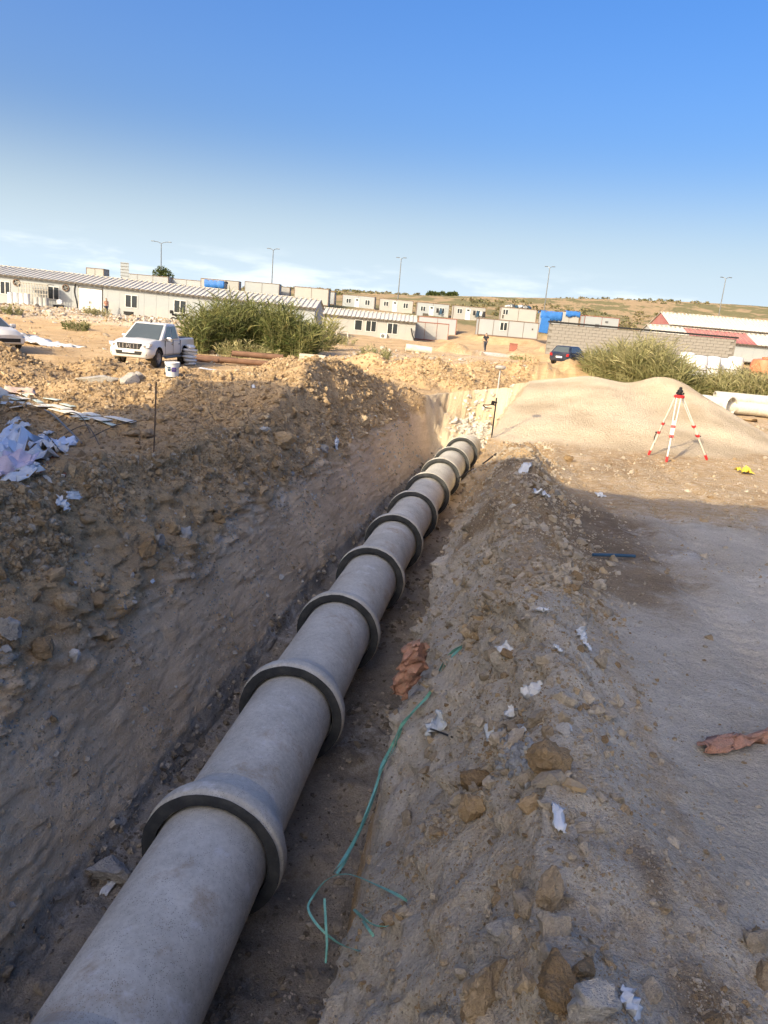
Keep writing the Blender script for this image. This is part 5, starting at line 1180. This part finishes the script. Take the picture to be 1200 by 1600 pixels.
def leaf_obj(name, V, F, T, m, parent):
    me = bpy.data.meshes.new(name); me.vertices.add(len(V)); me.loops.add(len(F)*4); me.polygons.add(len(F)); me.vertices.foreach_set('co', V.astype(np.float32).ravel()); me.loops.foreach_set('vertex_index', F.astype(np.int32).ravel())
    me.polygons.foreach_set('loop_start', np.arange(0, len(F)*4, 4, dtype=np.int32)); me.polygons.foreach_set('loop_total', np.full(len(F), 4, np.int32)); me.update()
    a = me.attributes.new('tint', 'FLOAT_COLOR', 'POINT'); d_ = np.ones((len(V), 4), np.float32); d_[:, :2] = T; a.data.foreach_set('color', d_.ravel())
    o = link(name, me, m, parent); o['kind'] = 'stuff'; return o
def clump(loc, rx, ry, H, nst, label, m=M_REED, lw=.05, ll=.75, lean=.35, per=11, dry=.25, name='reed_clump', cat='reeds', group='tall reeds and grass on the site'):
    t = empty(name, loc, 0, label, cat, group); rg = RNG
    a = rg.uniform(0, 6.28, nst); rr = np.sqrt(rg.random(nst)); bx, by = rx*rr*np.cos(a), ry*rr*np.sin(a)
    h = H*(1-.35*rr**2)*rg.uniform(.62, 1.05, nst); lx = lean*(bx/rx)+rg.normal(0, .12, nst); ly = lean*(by/ry)+rg.normal(0, .12, nst)
    sm_ = MB(); bz = np.array([drop(loc[0]+x, loc[1]+y)-loc[2] if nst < 0 else 0 for x, y in zip(bx, by)])
    for i in range(nst): sm_.tube([(bx[i], by[i], -.1), (bx[i]+lx[i]*h[i]*.4, by[i]+ly[i]*h[i]*.4, h[i]*.5), (bx[i]+lx[i]*h[i], by[i]+ly[i]*h[i], h[i]*.93)], [.018, .014, .006], 3, False)
    so_ = sm_.build('stems', M_STEM, t); so_['kind'] = 'stuff'
    n = nst*per; i = np.repeat(np.arange(nst), per); f = rg.uniform(.04, 1, n)**.8
    P = np.stack([bx[i]+lx[i]*h[i]*f, by[i]+ly[i]*h[i]*f, h[i]*f*.95], -1)
    th = rg.uniform(0, 6.28, n); el = rg.uniform(.5, 1.35, n)*(.6+.55*f); D = np.stack([np.cos(th)*np.cos(el)+lx[i], np.sin(th)*np.cos(el)+ly[i], np.sin(el)], -1); D /= np.linalg.norm(D, axis=1)[:, None]
    tint = np.stack([np.clip(rg.random(n)*dry*1.6+dry*1.8*(f-.62)*(f > .62)-.1*dry, 0, 1), np.clip(rg.random(nst)[i]*.75+rg.random(n)*.35-.05, 0, 1)], -1)
    tint[:, 0] = np.clip(tint[:, 0]+(rg.random(nst)[i] > .88)*.45, 0, 1)
    V, F, T = blades(P, D, ll*rg.uniform(.6, 1.25, n)*(H/3)**.5, lw*rg.uniform(.35, 1.4, n), rg.uniform(.1, .9, n), tint)
    leaf_obj('foliage', V, F, T, m, t); return t
def gpos(px, py, D):
    p = at(px, py, D); p.z = drop(p.x, p.y)-.05; return p
for px, D, H, rx, n, lab in [(318, 43, 2.9, .9, 170, 'reed clump at the left end of the big bush behind the pickup'), (352, 44, 3.6, 1.1, 280, 'tall reed clump in the left middle of the big bush'), (395, 45, 3.6, 1.1, 300, 'tallest reed clump in the middle of the big bush'), (438, 44.5, 3.4, 1.1, 290, 'broad reed clump in the right middle of the big bush'), (473, 44, 2.3, .8, 170, 'lower dark reed clump at the right end of the big bush')]:
    clump(gpos(px, 560, D), rx, 1.4, H, n, lab, per=16, dry=.26, lw=.045, lean=.16, ll=.62)
clump(gpos(505, 545, 50), .6, .7, 2.6, 60, 'yellowish feathery reeds beside the corner of the long building', per=12, dry=.75)
clump(gpos(385, 562, 41), 1.6, .4, 1.0, 90, 'low pale weeds along the foot of the big reed bush', M_DRY, .04, .5, .3, 7, .6, 'weed_patch', 'weeds')
for px, D, H, rx, n, lab, m_, dr in [(938, 36, 1.4, .8, 90, 'low green grass clump right of the dark car', M_DRY, .35), (970, 35, 2.5, .8, 190, 'tall yellow green grass clump behind the gravel pile crest', M_DRY, .5), (1006, 34, 2.8, .85, 220, 'tallest grass clump behind the gravel pile', M_DRY, .5), (1042, 33, 2.1, .85, 190, 'green grass clump behind the right slope of the gravel pile', M_DRY, .35),
                             (1088, 33, 1.25, 1.3, 180, 'dull green shrub in front of the white cylinders', M_DRY, .3), (1130, 33, 1.45, 1.3, 190, 'feathery dry shrub behind the red bricks', M_DRY, .45), (1172, 32, 1.8, 1.3, 190, 'pale grass clump near the right edge behind the pipes', M_DRY, .65), (1205, 32, 1.7, 1.2, 150, 'pale grass clump cut by the right edge', M_DRY, .65)]:
    clump(gpos(px, 585, D), rx, 1.1, H, int(n*1.3), lab, m_, .03, .8, .2, 13, dr)
clump(gpos(585, 565, 40), .7, .5, 1.0, 70, 'small light green weed clump behind the large spoil heap', M_DRY, .035, .45, .4, 8, .35, 'weed_clump', 'weeds')
clump(gpos(120, 528, 52), .8, .6, .9, 60, 'small green weed clump on the rubble bank', M_REED, .05, .4, .4, 8, .3, 'weed_clump', 'weeds')
clump(gpos(20, 510, 58), .9, .6, .8, 50, 'grassy tuft on the rubble bank at the left', M_DRY, .05, .4, .4, 8, .3, 'weed_clump', 'weeds')
clump(gpos(150, 502, 62), 1.1, .6, .9, 60, 'dry brown tuft on top of the rubble bank', M_DRY, .05, .4, .4, 8, .8, 'weed_clump', 'weeds')
clump(gpos(820, 551, 64), 1.2, .5, .5, 40, 'low green weeds beside the pale dirt road', M_REED, .05, .35, .4, 8, .3, 'weed_clump', 'weeds')
clump(gpos(535, 535, 60), .9, .7, 1.0, 50, 'dry grey brush in front of the smaller building', M_DRY, .05, .5, .4, 8, .8, 'weed_clump', 'weeds')
# tree behind the long roof
p = at(253, 434, 150); zb = drop(p.x, p.y); t = empty('tree', (p.x, p.y, zb), 0, 'small round tree beside the leftmost street lamp', 'tree'); top = at(253, 419, 150).z-zb
MB().tube([(0, 0, 0), (.1, 0, top*.5), (-.2, .1, top*.8)], [.16, .12, .05], 7).tube([(.05, 0, top*.5), (.9, .2, top*.8)], [.07, .03], 6).tube([(.05, 0, top*.5), (-.9, -.2, top*.75)], [.07, .03], 6).build('trunk', M_STEM, t)
n = 1500; dv = RNG.normal(size=(n, 3)); dv /= np.linalg.norm(dv, axis=1)[:, None]; ctrs = np.array([(-.9, 0, top*.75), (.8, .2, top*.8), (0, 0, top*.92), (.2, -.5, top*.7), (1.5, 0, top*.66)]); ci = RNG.integers(0, 5, n)
V, F, T = blades(ctrs[ci]+dv*(RNG.random(n)**.4*.85)[:, None], dv, np.full(n, .28), np.full(n, .16), np.full(n, .3), np.stack([RNG.random(n)*.2, RNG.random(n)], -1), 2); leaf_obj('crown', V, F, T, M_REED, t)
# scrub on the far hillside: uncountable
n = 2600; sx = RNG.uniform(-90, 240, n); sy = RNG.uniform(150, 335, n); tz, *_ = terrain(sx[None, :], sy[None, :]); keep = fbm(sx*.03, sy*.02, 411, 3) > -.02; sx, sy, sz = sx[keep], sy[keep], tz[0][keep]
bl_ = 16; n = len(sx); i = np.repeat(np.arange(n), bl_); rs = RNG.uniform(.3, 1.1, n); dv = RNG.normal(size=(n*bl_, 3)); dv[:, 2] = np.abs(dv[:, 2]); dv /= np.linalg.norm(dv, axis=1)[:, None]
V, F, T = blades(np.stack([sx[i], sy[i], sz[i]], -1)+dv*(rs[i]*.5)[:, None], dv, rs[i]*.7, rs[i]*.45, np.full(n*bl_, .3), np.stack([np.repeat(RNG.random(n)*.8, bl_), RNG.random(n*bl_)], -1), 2)
o = leaf_obj('scrub', V, F, T, leaf_mat('scrub_leaf', (.10, .115, .045), (.17, .16, .07), (.33, .26, .14)), None); tag(o, 'low green scrub over the far hillside', 'scrub', kind='stuff')
for k, (px, py) in enumerate([(672, 466), (680, 465), (690, 466), (702, 467), (709, 468)]):
    p = at(px, py, 300); zb = drop(p.x, p.y); t = empty('bush', (p.x, p.y, zb), 0, ['first', 'second', 'third', 'fourth', 'fifth'][k]+' from left of the dark bushes on the hill skyline', 'bush', 'bushes on the skyline')
    n = 260; dv = RNG.normal(size=(n, 3)); dv[:, 2] = np.abs(dv[:, 2])*1.1; dv /= np.linalg.norm(dv, axis=1)[:, None]; s_ = 1.6-.2*(k % 2)
    V, F, T = blades(dv*(RNG.random(n)**.4*s_)[:, None], dv, np.full(n, .6), np.full(n, .4), np.full(n, .3), np.stack([RNG.random(n)*.2, RNG.random(n)], -1), 2); leaf_obj('foliage', V, F, T, M_REED, t)
    MB().tube([(0, 0, -.2), (0, 0, .8)], .12, 5).build('stem', M_STEM, t)

# ------------------------------------------------------------------ things lying about on the site
def pipe_thing(c_, direction, label, scale=1.0, L=2.0, tilt=0):
    t = empty('concrete_pipe', c_, 0, label, 'concrete pipe', 'spare concrete pipes at the right'); pipe_parts(t, False, scale, L); d_ = Vector(direction).normalized(); t.rotation_euler = (tilt, 0, -math.atan2(d_.x, d_.y)); return t
def onground(px, py, D, dz=.48):
    p = at(px, py, D); p.z = drop(p.x, p.y)+dz; return p
pipe_thing(onground(1142, 640, 27.2, .35), (-.55, .83), 'spare concrete pipe with its round socket facing the viewer', .70, 1.2)
pipe_thing(onground(1214, 640, 27.4, .30), (-.93, .1), 'spare concrete pipe lying sideways, lower of the pair at the right edge', .60, 2.0)
pipe_thing(onground(1210, 640, 28.1, .52), (-.97, .1), 'spare concrete pipe lying sideways, upper of the pair at the right edge', .58, 2.2)
pipe_thing(onground(1077, 625, 27.0, .34), (-.8, .5), 'spare concrete pipe end behind the tripod head', .68, 1.0)
pipe_thing(onground(1098, 630, 26.6, .27), (-.75, .6), 'small spare concrete pipe end right of the tripod head', .55, 1.0)
# bricks
p = onground(1140, 622, 29, .0); t = empty('brick_stack', p, .2, 'small stack of red bricks in front of the dry shrub', 'brick stack'); M_BRICK = mat('red_brick', (.42, .15, .10), .9, .25, 8); bme = None
for r_ in range(6):
    for k in range(5):
        for q in range(2):
            if r_ > 3 and k < 2: continue
            if bme is None: o = MB().box((0, 0, 0), (.19, .185, .085)).build('brick', M_BRICK, t); bme = o.data
            else: o = link('brick', bme, None, t)
            o.location = (-.4+.2*k+.02*((r_*7+k) % 3), .1*q*2, .045+.09*r_); o.rotation_euler = (0, 0, .08*math.sin(k*3+r_*5))
# bulk bags and tanks
def bag(px, D, wd, ht, label, m_, name='wrapped_cylinder', cat='cylinder', group='white wrapped cylinders at the right', py=580):
    p = onground(px, py, D, 0); t = empty(name, p, px*.3, label, cat, group)
    prof = [(0, 0), (wd*.42, 0), (wd*.5, .06), (wd*.52, ht*.3), (wd*.49, ht*.55), (wd*.5, ht*.85), (wd*.44, ht*.97), (wd*.2, ht), (0, ht*.98)]
    o = MB().lathe(prof, 20).build('wrap' if name == 'wrapped_cylinder' else 'tank_body', m_, t, True); v = np.array([list(x.co) for x in o.data.vertices]); k = 1+.05*fbm(v[:, 2]*5+px, np.arctan2(v[:, 1], v[:, 0])*2, int(px), 3); v[:, :2] *= k[:, None]; o.data.vertices.foreach_set('co', v.ravel())
    if name == 'wrapped_cylinder':
        for f_ in (.25, .6): MB().lathe([(wd*.50, ht*f_-.03), (wd*.525, ht*f_), (wd*.50, ht*f_+.03)], 20).build('binding', M_GREYM, t, True)
    else: MB().lathe([(0, ht*.97), (wd*.16, ht*.97), (wd*.16, ht*1.05), (0, ht*1.06)], 16).build('lid', m_, t)
for px, D, wd, ht, lab in [(1070, 46, .95, 2.0, 'white wrapped cylinder, leftmost of the row at the right'), (1090, 43, .95, 2.0, 'tall wrinkled white wrapped cylinder in the middle of the grass'), (1112, 47, .9, 1.9, 'white wrapped cylinder third from the left of the row'), (1128, 48, .85, 1.85, 'white wrapped cylinder fourth from the left of the row'), (1146, 45, .95, 1.95, 'white wrapped cylinder, last before the orange tank')]: bag(px, D, wd, ht, lab, M_PAPER)
bag(1194, 44, 1.6, 2.0, 'round orange water tank at the right edge', mat('orange_tank', (.60, .16, .08), .5, .1), 'water_tank', 'water tank', None)
# concrete beam pieces, tarp, half buried pipe
def slab(px, py, wpx, hpx, m_, label, seed, name='concrete_slab', cat='concrete slab', sq=.5):
    p, n_ = hit(px, py); d_ = (Vector(EYE)-p).length/FPX; me = rock_mesh(name, seed, 3, 8, .12); o = link(name, me, m_); o.location = p+Vector((0, 0, hpx*d_*.3)); o.scale = (wpx*d_*.55, wpx*d_*.55*sq, hpx*d_*.55); o.rotation_euler = (.05, R(-6), .2); tag(o, label, cat)
slab(150, 597, 58, 13, M_ROCKG, 'long grey broken concrete beam on the sunlit heap', 801); slab(200, 598, 34, 18, M_ROCKG, 'broken grey concrete lump right of the concrete beam', 802, sq=.8); slab(214, 594, 20, 14, M_ROCKG, 'small grey concrete piece touching the broken lump', 803)
p = hit(735, 630)[0]; o = MB().lathe([(.12, -.5), (.14, -.5), (.14, .5), (.12, .5)], 20, 'x', (0, 0, 0), True).build('pipe_piece', mat('pale_pipe', (.30, .29, .27), .7), None, True); o.location = p+Vector((.1, .3, .03)); o.rotation_euler = (0, .05, -.15); tag(o, 'half buried pale pipe piece left of the gravel pile', 'pipe')
p = onground(654, 549, 58, .28); o = MB().lathe([(.24, -1), (.30, -1), (.30, 1), (.24, 1)], 20, 'x', (0, 0, 0), True).build('pipe_piece', M_CONC, None, True); o.location = p; o.rotation_euler = (0, .05, .05); tag(o, 'grey pipe lying on the pale ground before the low container', 'pipe')
sheet('white_tarp', 66, 537, 84, 15, M_PAPER, 'crumpled white tarp lying left of the pickup truck', 'tarp', 811, .5, .3, 16, 9)
sheet('white_tarp', 330, 578, 34, 7, M_PAPER, 'white board lying on the ground right of the pickup', 'board', 812, .05, .1)
# rusty pipes behind the heap
M_RUST = mat('rusty_pipe', (.17, .095, .06), .8, .3, 3)
for k, (x0, y0, x1, y1, D, r_) in enumerate([(306, 566, 350, 569, 37, .12), (306, 561, 372, 564, 38, .11), (343, 571, 420, 574, 36, .13), (362, 564, 442, 569, 37, .14), (340, 567, 400, 570, 36.5, .10), (560, 577, 625, 580, 33, .12)]):
    a, b = onground(x0, y0, D, r_), onground(x1, y1, D+.3, r_); b.z = a.z = max(a.z, b.z)+(.2 if k == 3 else 0)
    o = MB(); L = (b-a).length; o.lathe([(r_*.8, 0), (r_, 0), (r_, L), (r_*.8, L)], 16, 'x', (0, 0, 0), True); o = o.build('rusty_pipe', M_RUST, None, True); o.location = a; o.rotation_euler = (b-a).to_track_quat('X', 'Z').to_euler()
    tag(o, ['short rusty pipe nearest the stacked sacks', 'rusty pipe at the back of the pile by the reeds', 'thick rusty pipe at the front of the pile', 'long dark rusty pipe on top of the pile', 'thin rusty pipe in the middle of the pile', 'rusty pipe lying alone right of the large heap'][k], 'steel pipe', 'rusty pipes on the ground')
# crate, sacks, bucket
p = onground(488, 557, 34, 0); t = empty('wooden_crate', p, .1, 'low pale wooden crate behind the large spoil heap', 'crate'); cw = 40*34/FPX; M_PALE = mat('pale_wood', (.50, .45, .38), .85, .2, 5)
for k in range(4):
    for y in (0, .5): part('board', M_PALE, t, (0, y, .08+.13*k), (cw, .03, .11))
for s_ in (-1, 0, 1): part('corner_post', M_PALE, t, (s_*(cw/2-.05), .25, .26), (.08, .42, .52))
p = onground(296, 566, 34, 0); t = empty('sack_stack', p, .1, 'column of white stacked sacks right of the pickup', 'sack stack')
for k in range(6):
    me = rock_mesh('sack', 830+k, 3, 4, .12); o = link('sack', me, M_PAPER, t); o.location = (.02*math.sin(k*2), 0, .08+.145*k); o.scale = (.31, .4, .10); o.rotation_euler = (0, 0, .2*math.sin(k*3))
p = hit(269, 589)[0]; d_ = (Vector(EYE)-p).length/FPX; t = empty('bucket', p, .4, 'white plastic bucket with a blue print below the pickup', 'bucket'); H = 22*d_; r_ = 10.5*d_
MB().lathe([(0, .01), (r_*.84, .01), (r_*.86, .03), (r_, H*.9), (r_*1.06, H*.9), (r_*1.06, H), (r_*.98, H), (r_*.96, H*.92), (r_*.8, .05), (0, .05)], 28).build('shell', M_PAPER, t, True)
for sgn, w_, z_, h_, m_ in ((-.6, .5, .55, .3, M_BLUE), (.15, .7, .52, .28, mat('violet_print', (.12, .08, .3), .6))):
    vs = []; fs = []
    for k in range(7):
        a = -math.pi/2+sgn+(k/6-.5)*w_
        for z in (z_-h_/2, z_+h_/2): rr_ = r_*(.86+.14*z/.9)*1.012; vs.append((rr_*math.cos(a), rr_*math.sin(a), z*H))
        if k: fs.append((2*k-2, 2*k, 2*k+1, 2*k-1))
    MB().add(vs, fs).build('print', m_, t)
MB().tube([Vector((r_*1.06*math.cos(a), r_*1.06*math.sin(a)*.3-r_*.9*max(0, math.sin(-a)), H*.88-.35*H*abs(math.sin(a)))) for a in np.linspace(math.pi, 2*math.pi, 12)], .006, 6).build('handle', M_GREYM, t)
# saw horse in front of the smaller building
p = onground(534, 532, 62, 0); t = empty('saw_horse', p, .2, 'pale wooden saw horse in front of the smaller building', 'saw horse'); part('beam', M_PALE, t, (0, 0, .95), (1.1, .12, .12))
for sx in (-.45, .45):
    for sy in (-.3, .3): MB().tube([(sx, 0, .9), (sx*1.1, sy, 0)], .05, 6).build('leg', M_PALE, t)
# stuff in front of the long building
M_RACK = mat('lattice_grey', (.40, .37, .32), .8, .15, 2)
p = at(53, 487, 73.2); p.z = drop(p.x, p.y); t = empty('lattice_fence', p, 0, 'grey lattice screen with a flat roof before the long building', 'screen')
wl_, hl_ = 45*73/FPX, 2.35
for k in range(12): part('slat', M_RACK, t, (-wl_/2+wl_*k/11, 0, hl_/2), (.06, .05, hl_))
for k in range(6): part('rail', M_RACK, t, (0, -.04, .2+k*(hl_-.3)/5), (wl_, .03, .06))
part('canopy', M_RACK, t, (0, .5, hl_+.04), (wl_+.2, 1.3, .06))
for k, px in enumerate([17, 26, 35, 43, 58, 65, 72]):
    p = at(px, 484, 72); p.z = drop(p.x, p.y); t = empty('insulation_roll', p, k, ['leftmost', 'second', 'third', 'fourth', 'fifth', 'sixth', 'rightmost'][k]+' of the upright white rolls before the long building', 'roll', 'upright white rolls'); h = 1.35 if k < 4 else 1.1; r_ = .25
    MB().lathe([(0, 0), (r_, 0), (r_*1.02, h*.2), (r_*.98, h*.22), (r_*1.02, h*.5), (r_*.98, h*.52), (r_*1.02, h*.8), (r_, h), (r_*.3, h), (r_*.25, h-.1), (0, h-.1)], 18).build('wrap', M_PAPER if k < 4 else M_PANEL2, t, True)
def boxthing(name, px, py, D, wd, dp, ht, m_, label, cat, lid=None):
    p = at(px, py, D); p.z = drop(p.x, p.y); t = empty(name, p, .1, label, cat); MB().box((0, 0, ht/2), (wd, dp, ht)).build('case', m_, t, bevel=.04); MB().box((0, 0, ht+.03), (wd+.06, dp+.06, .06)).build('lid', lid or m_, t, bevel=.02)
    for s_ in (-1, 1): part('grip', M_GUT, t, (s_*(wd/2+.02), 0, ht*.7), (.04, .3, .06))
boxthing('storage_bin', 92, 488, 73, .85, .6, .55, M_BLACK, 'black bin with a white sack on it before the long building', 'bin'); boxthing('storage_bin', 201, 498, 73.5, .85, .5, .6, M_BLACK, 'black box under the window of the long building', 'box')
p = at(93, 479, 73); me = rock_mesh('white_sack', 851, 3, 5, .3); o = link('white_sack', me, M_PAPER); p.z = drop(p.x, p.y)+.85; o.location = p; o.scale = (.36, .3, .28); tag(o, 'white sack lying on the black bin', 'sack')
boxthing('barrier_block', 803, 536, 84, .8, .5, .8, mat('rust_red', (.30, .12, .09), .8, .2), 'rust red box beside the sandy mound', 'box'); 
# ------------------------------------------------------------------ rubbish on the left bank
M_PINKP = mat('pinkish_plastic', (.72, .60, .66), .5, .15, 9); M_LILAC = mat('pale_blue_plastic', (.66, .72, .82), .5, .12, 9)
TR_ = [(12, 712, 46, 30, M_LILAC), (40, 722, 40, 26, M_PAPER), (20, 738, 40, 20, M_PINKP), (66, 700, 34, 12, M_LILAC), (38, 748, 30, 22, M_PAPER), (8, 690, 24, 18, M_LILAC), (84, 706, 36, 9, M_PAPER), (98, 697, 22, 14, M_LILAC), (5, 758, 20, 12, M_PAPER), (30, 672, 16, 10, M_PAPER), (22, 661, 10, 12, M_PAPER), (70, 683, 12, 8, M_PAPER), (48, 735, 18, 24, M_PLASTG), (106, 690, 10, 16, M_LILAC)]
WHERE = ['large pale blue plastic sheet in the rubbish at the left edge', 'white foam sheet in the middle of the rubbish', 'pinkish plastic sheet in the rubbish at the left edge', 'pale blue strip at the top of the rubbish', 'white plastic lump low in the rubbish', 'pale blue scrap at the left edge above the rubbish', 'long white strip at the right of the rubbish', 'pale blue scrap under the wire tangle', 'white scrap at the left edge below the rubbish', 'white foam bit above the rubbish', 'small upright white bit above the rubbish', 'white cube like bit beside the wires', 'grey foil in the rubbish', 'upright pale blue scrap by the bank crest']
for i, (a, b, c_, d_, m_) in enumerate(TR_): sheet('plastic_sheet', a, b, c_, d_, m_, WHERE[i], 'rubbish', 860+i, .55, .5, group='plastic rubbish on the left bank')
rg = np.random.default_rng(5); pts = np.array([hit(40+rg.normal(0, 30), 722+rg.normal(0, 20))[0] for _ in range(220)])
scatter('rubbish_crumbs', 'reddish and white crumbs of rubbish on the left bank', 'rubbish', pts, rg.uniform(.012, .045, (220, 1))*rg.uniform(.6, 1.3, (220, 3)), rg.uniform(0, 6, (220, 3)), [make_clod_mat('red_crumb', (.22, .09, .06), (.40, .2, .15)), M_WHITEROCK, M_PEB, M_DCLOD], 4, 1, 440)
M_STRIPG = mat('greenish_strip', (.52, .60, .54), .6, .2, 4); M_STRIPW = mat('cream_strip', (.72, .69, .60), .6, .12, 4)
rg = np.random.default_rng(9)
for k in range(18):
    u = k/17; cx, cy = 20+165*u+rg.normal(0, 6), 620+46*u+rg.normal(0, 6); l_ = rg.uniform(14, 30); a = hit(cx-l_/2, cy-l_*.18+rg.normal(0, 3))[0]; b = hit(cx+l_/2, cy+l_*.18+rg.normal(0, 3))[0]
    if (b-a).length > 1.6: b = a+(b-a).normalized()*1.2
    o = bar('plastic_strip', a+Vector((0, 0, .03)), b+Vector((0, 0, .05)), .10+.05*(k % 3), .012, [M_STRIPG, M_STRIPW, M_STRIPW][k % 3], '', ''); tag(o, f'{["pale green", "cream", "narrow cream"][k % 3]} plastic strip, {["nearest the left edge", "second from the left edge", "third from the left edge", "fourth from the left edge", "fifth from the left edge", "nearest the steel stake"][k//3]} of its colour, above the rubbish', 'strip', 'scattered plastic strips')
sheet('flat_board', 30, 628, 46, 14, M_PLASTG, 'flat greenish grey board at the left edge above the rubbish', 'board', 890, .05, .1, rz=.1)
sheet('cloth_rag', 30, 612, 40, 12, mat('peach_cloth', (.66, .48, .36), .8, .15), 'pale peach rag in the sun at the left edge', 'rag', 891, .12)
mb = [[(70, 645), (85, 665), (105, 685), (128, 698)], [(85, 662), (110, 660), (128, 668), (141, 682)], [(60, 680), (75, 700), (95, 712)], [(100, 684), (135, 683), (155, 700)], [(140, 690), (180, 683), (212, 662)]]
for k, pl in enumerate(mb):
    pts = [hit(x, y)[0]+Vector((0, 0, .05+.12*math.sin(math.pi*i/(len(pl)-1)))) for i, (x, y) in enumerate(pl)]
    tag(MB().tube(smooth_path(pts), .008 if k else .013, 6).build('wire', M_GUT if k != 0 else M_GREYM, None), ['thick grey wire slanting over the rubbish', 'dark wire arching right of the rubbish', 'thin dark wire lying in the rubbish', 'dark wire along the crest of the left bank', 'dark wire reaching right towards the steel stake'][k], 'wire', 'bent wires on the left bank')
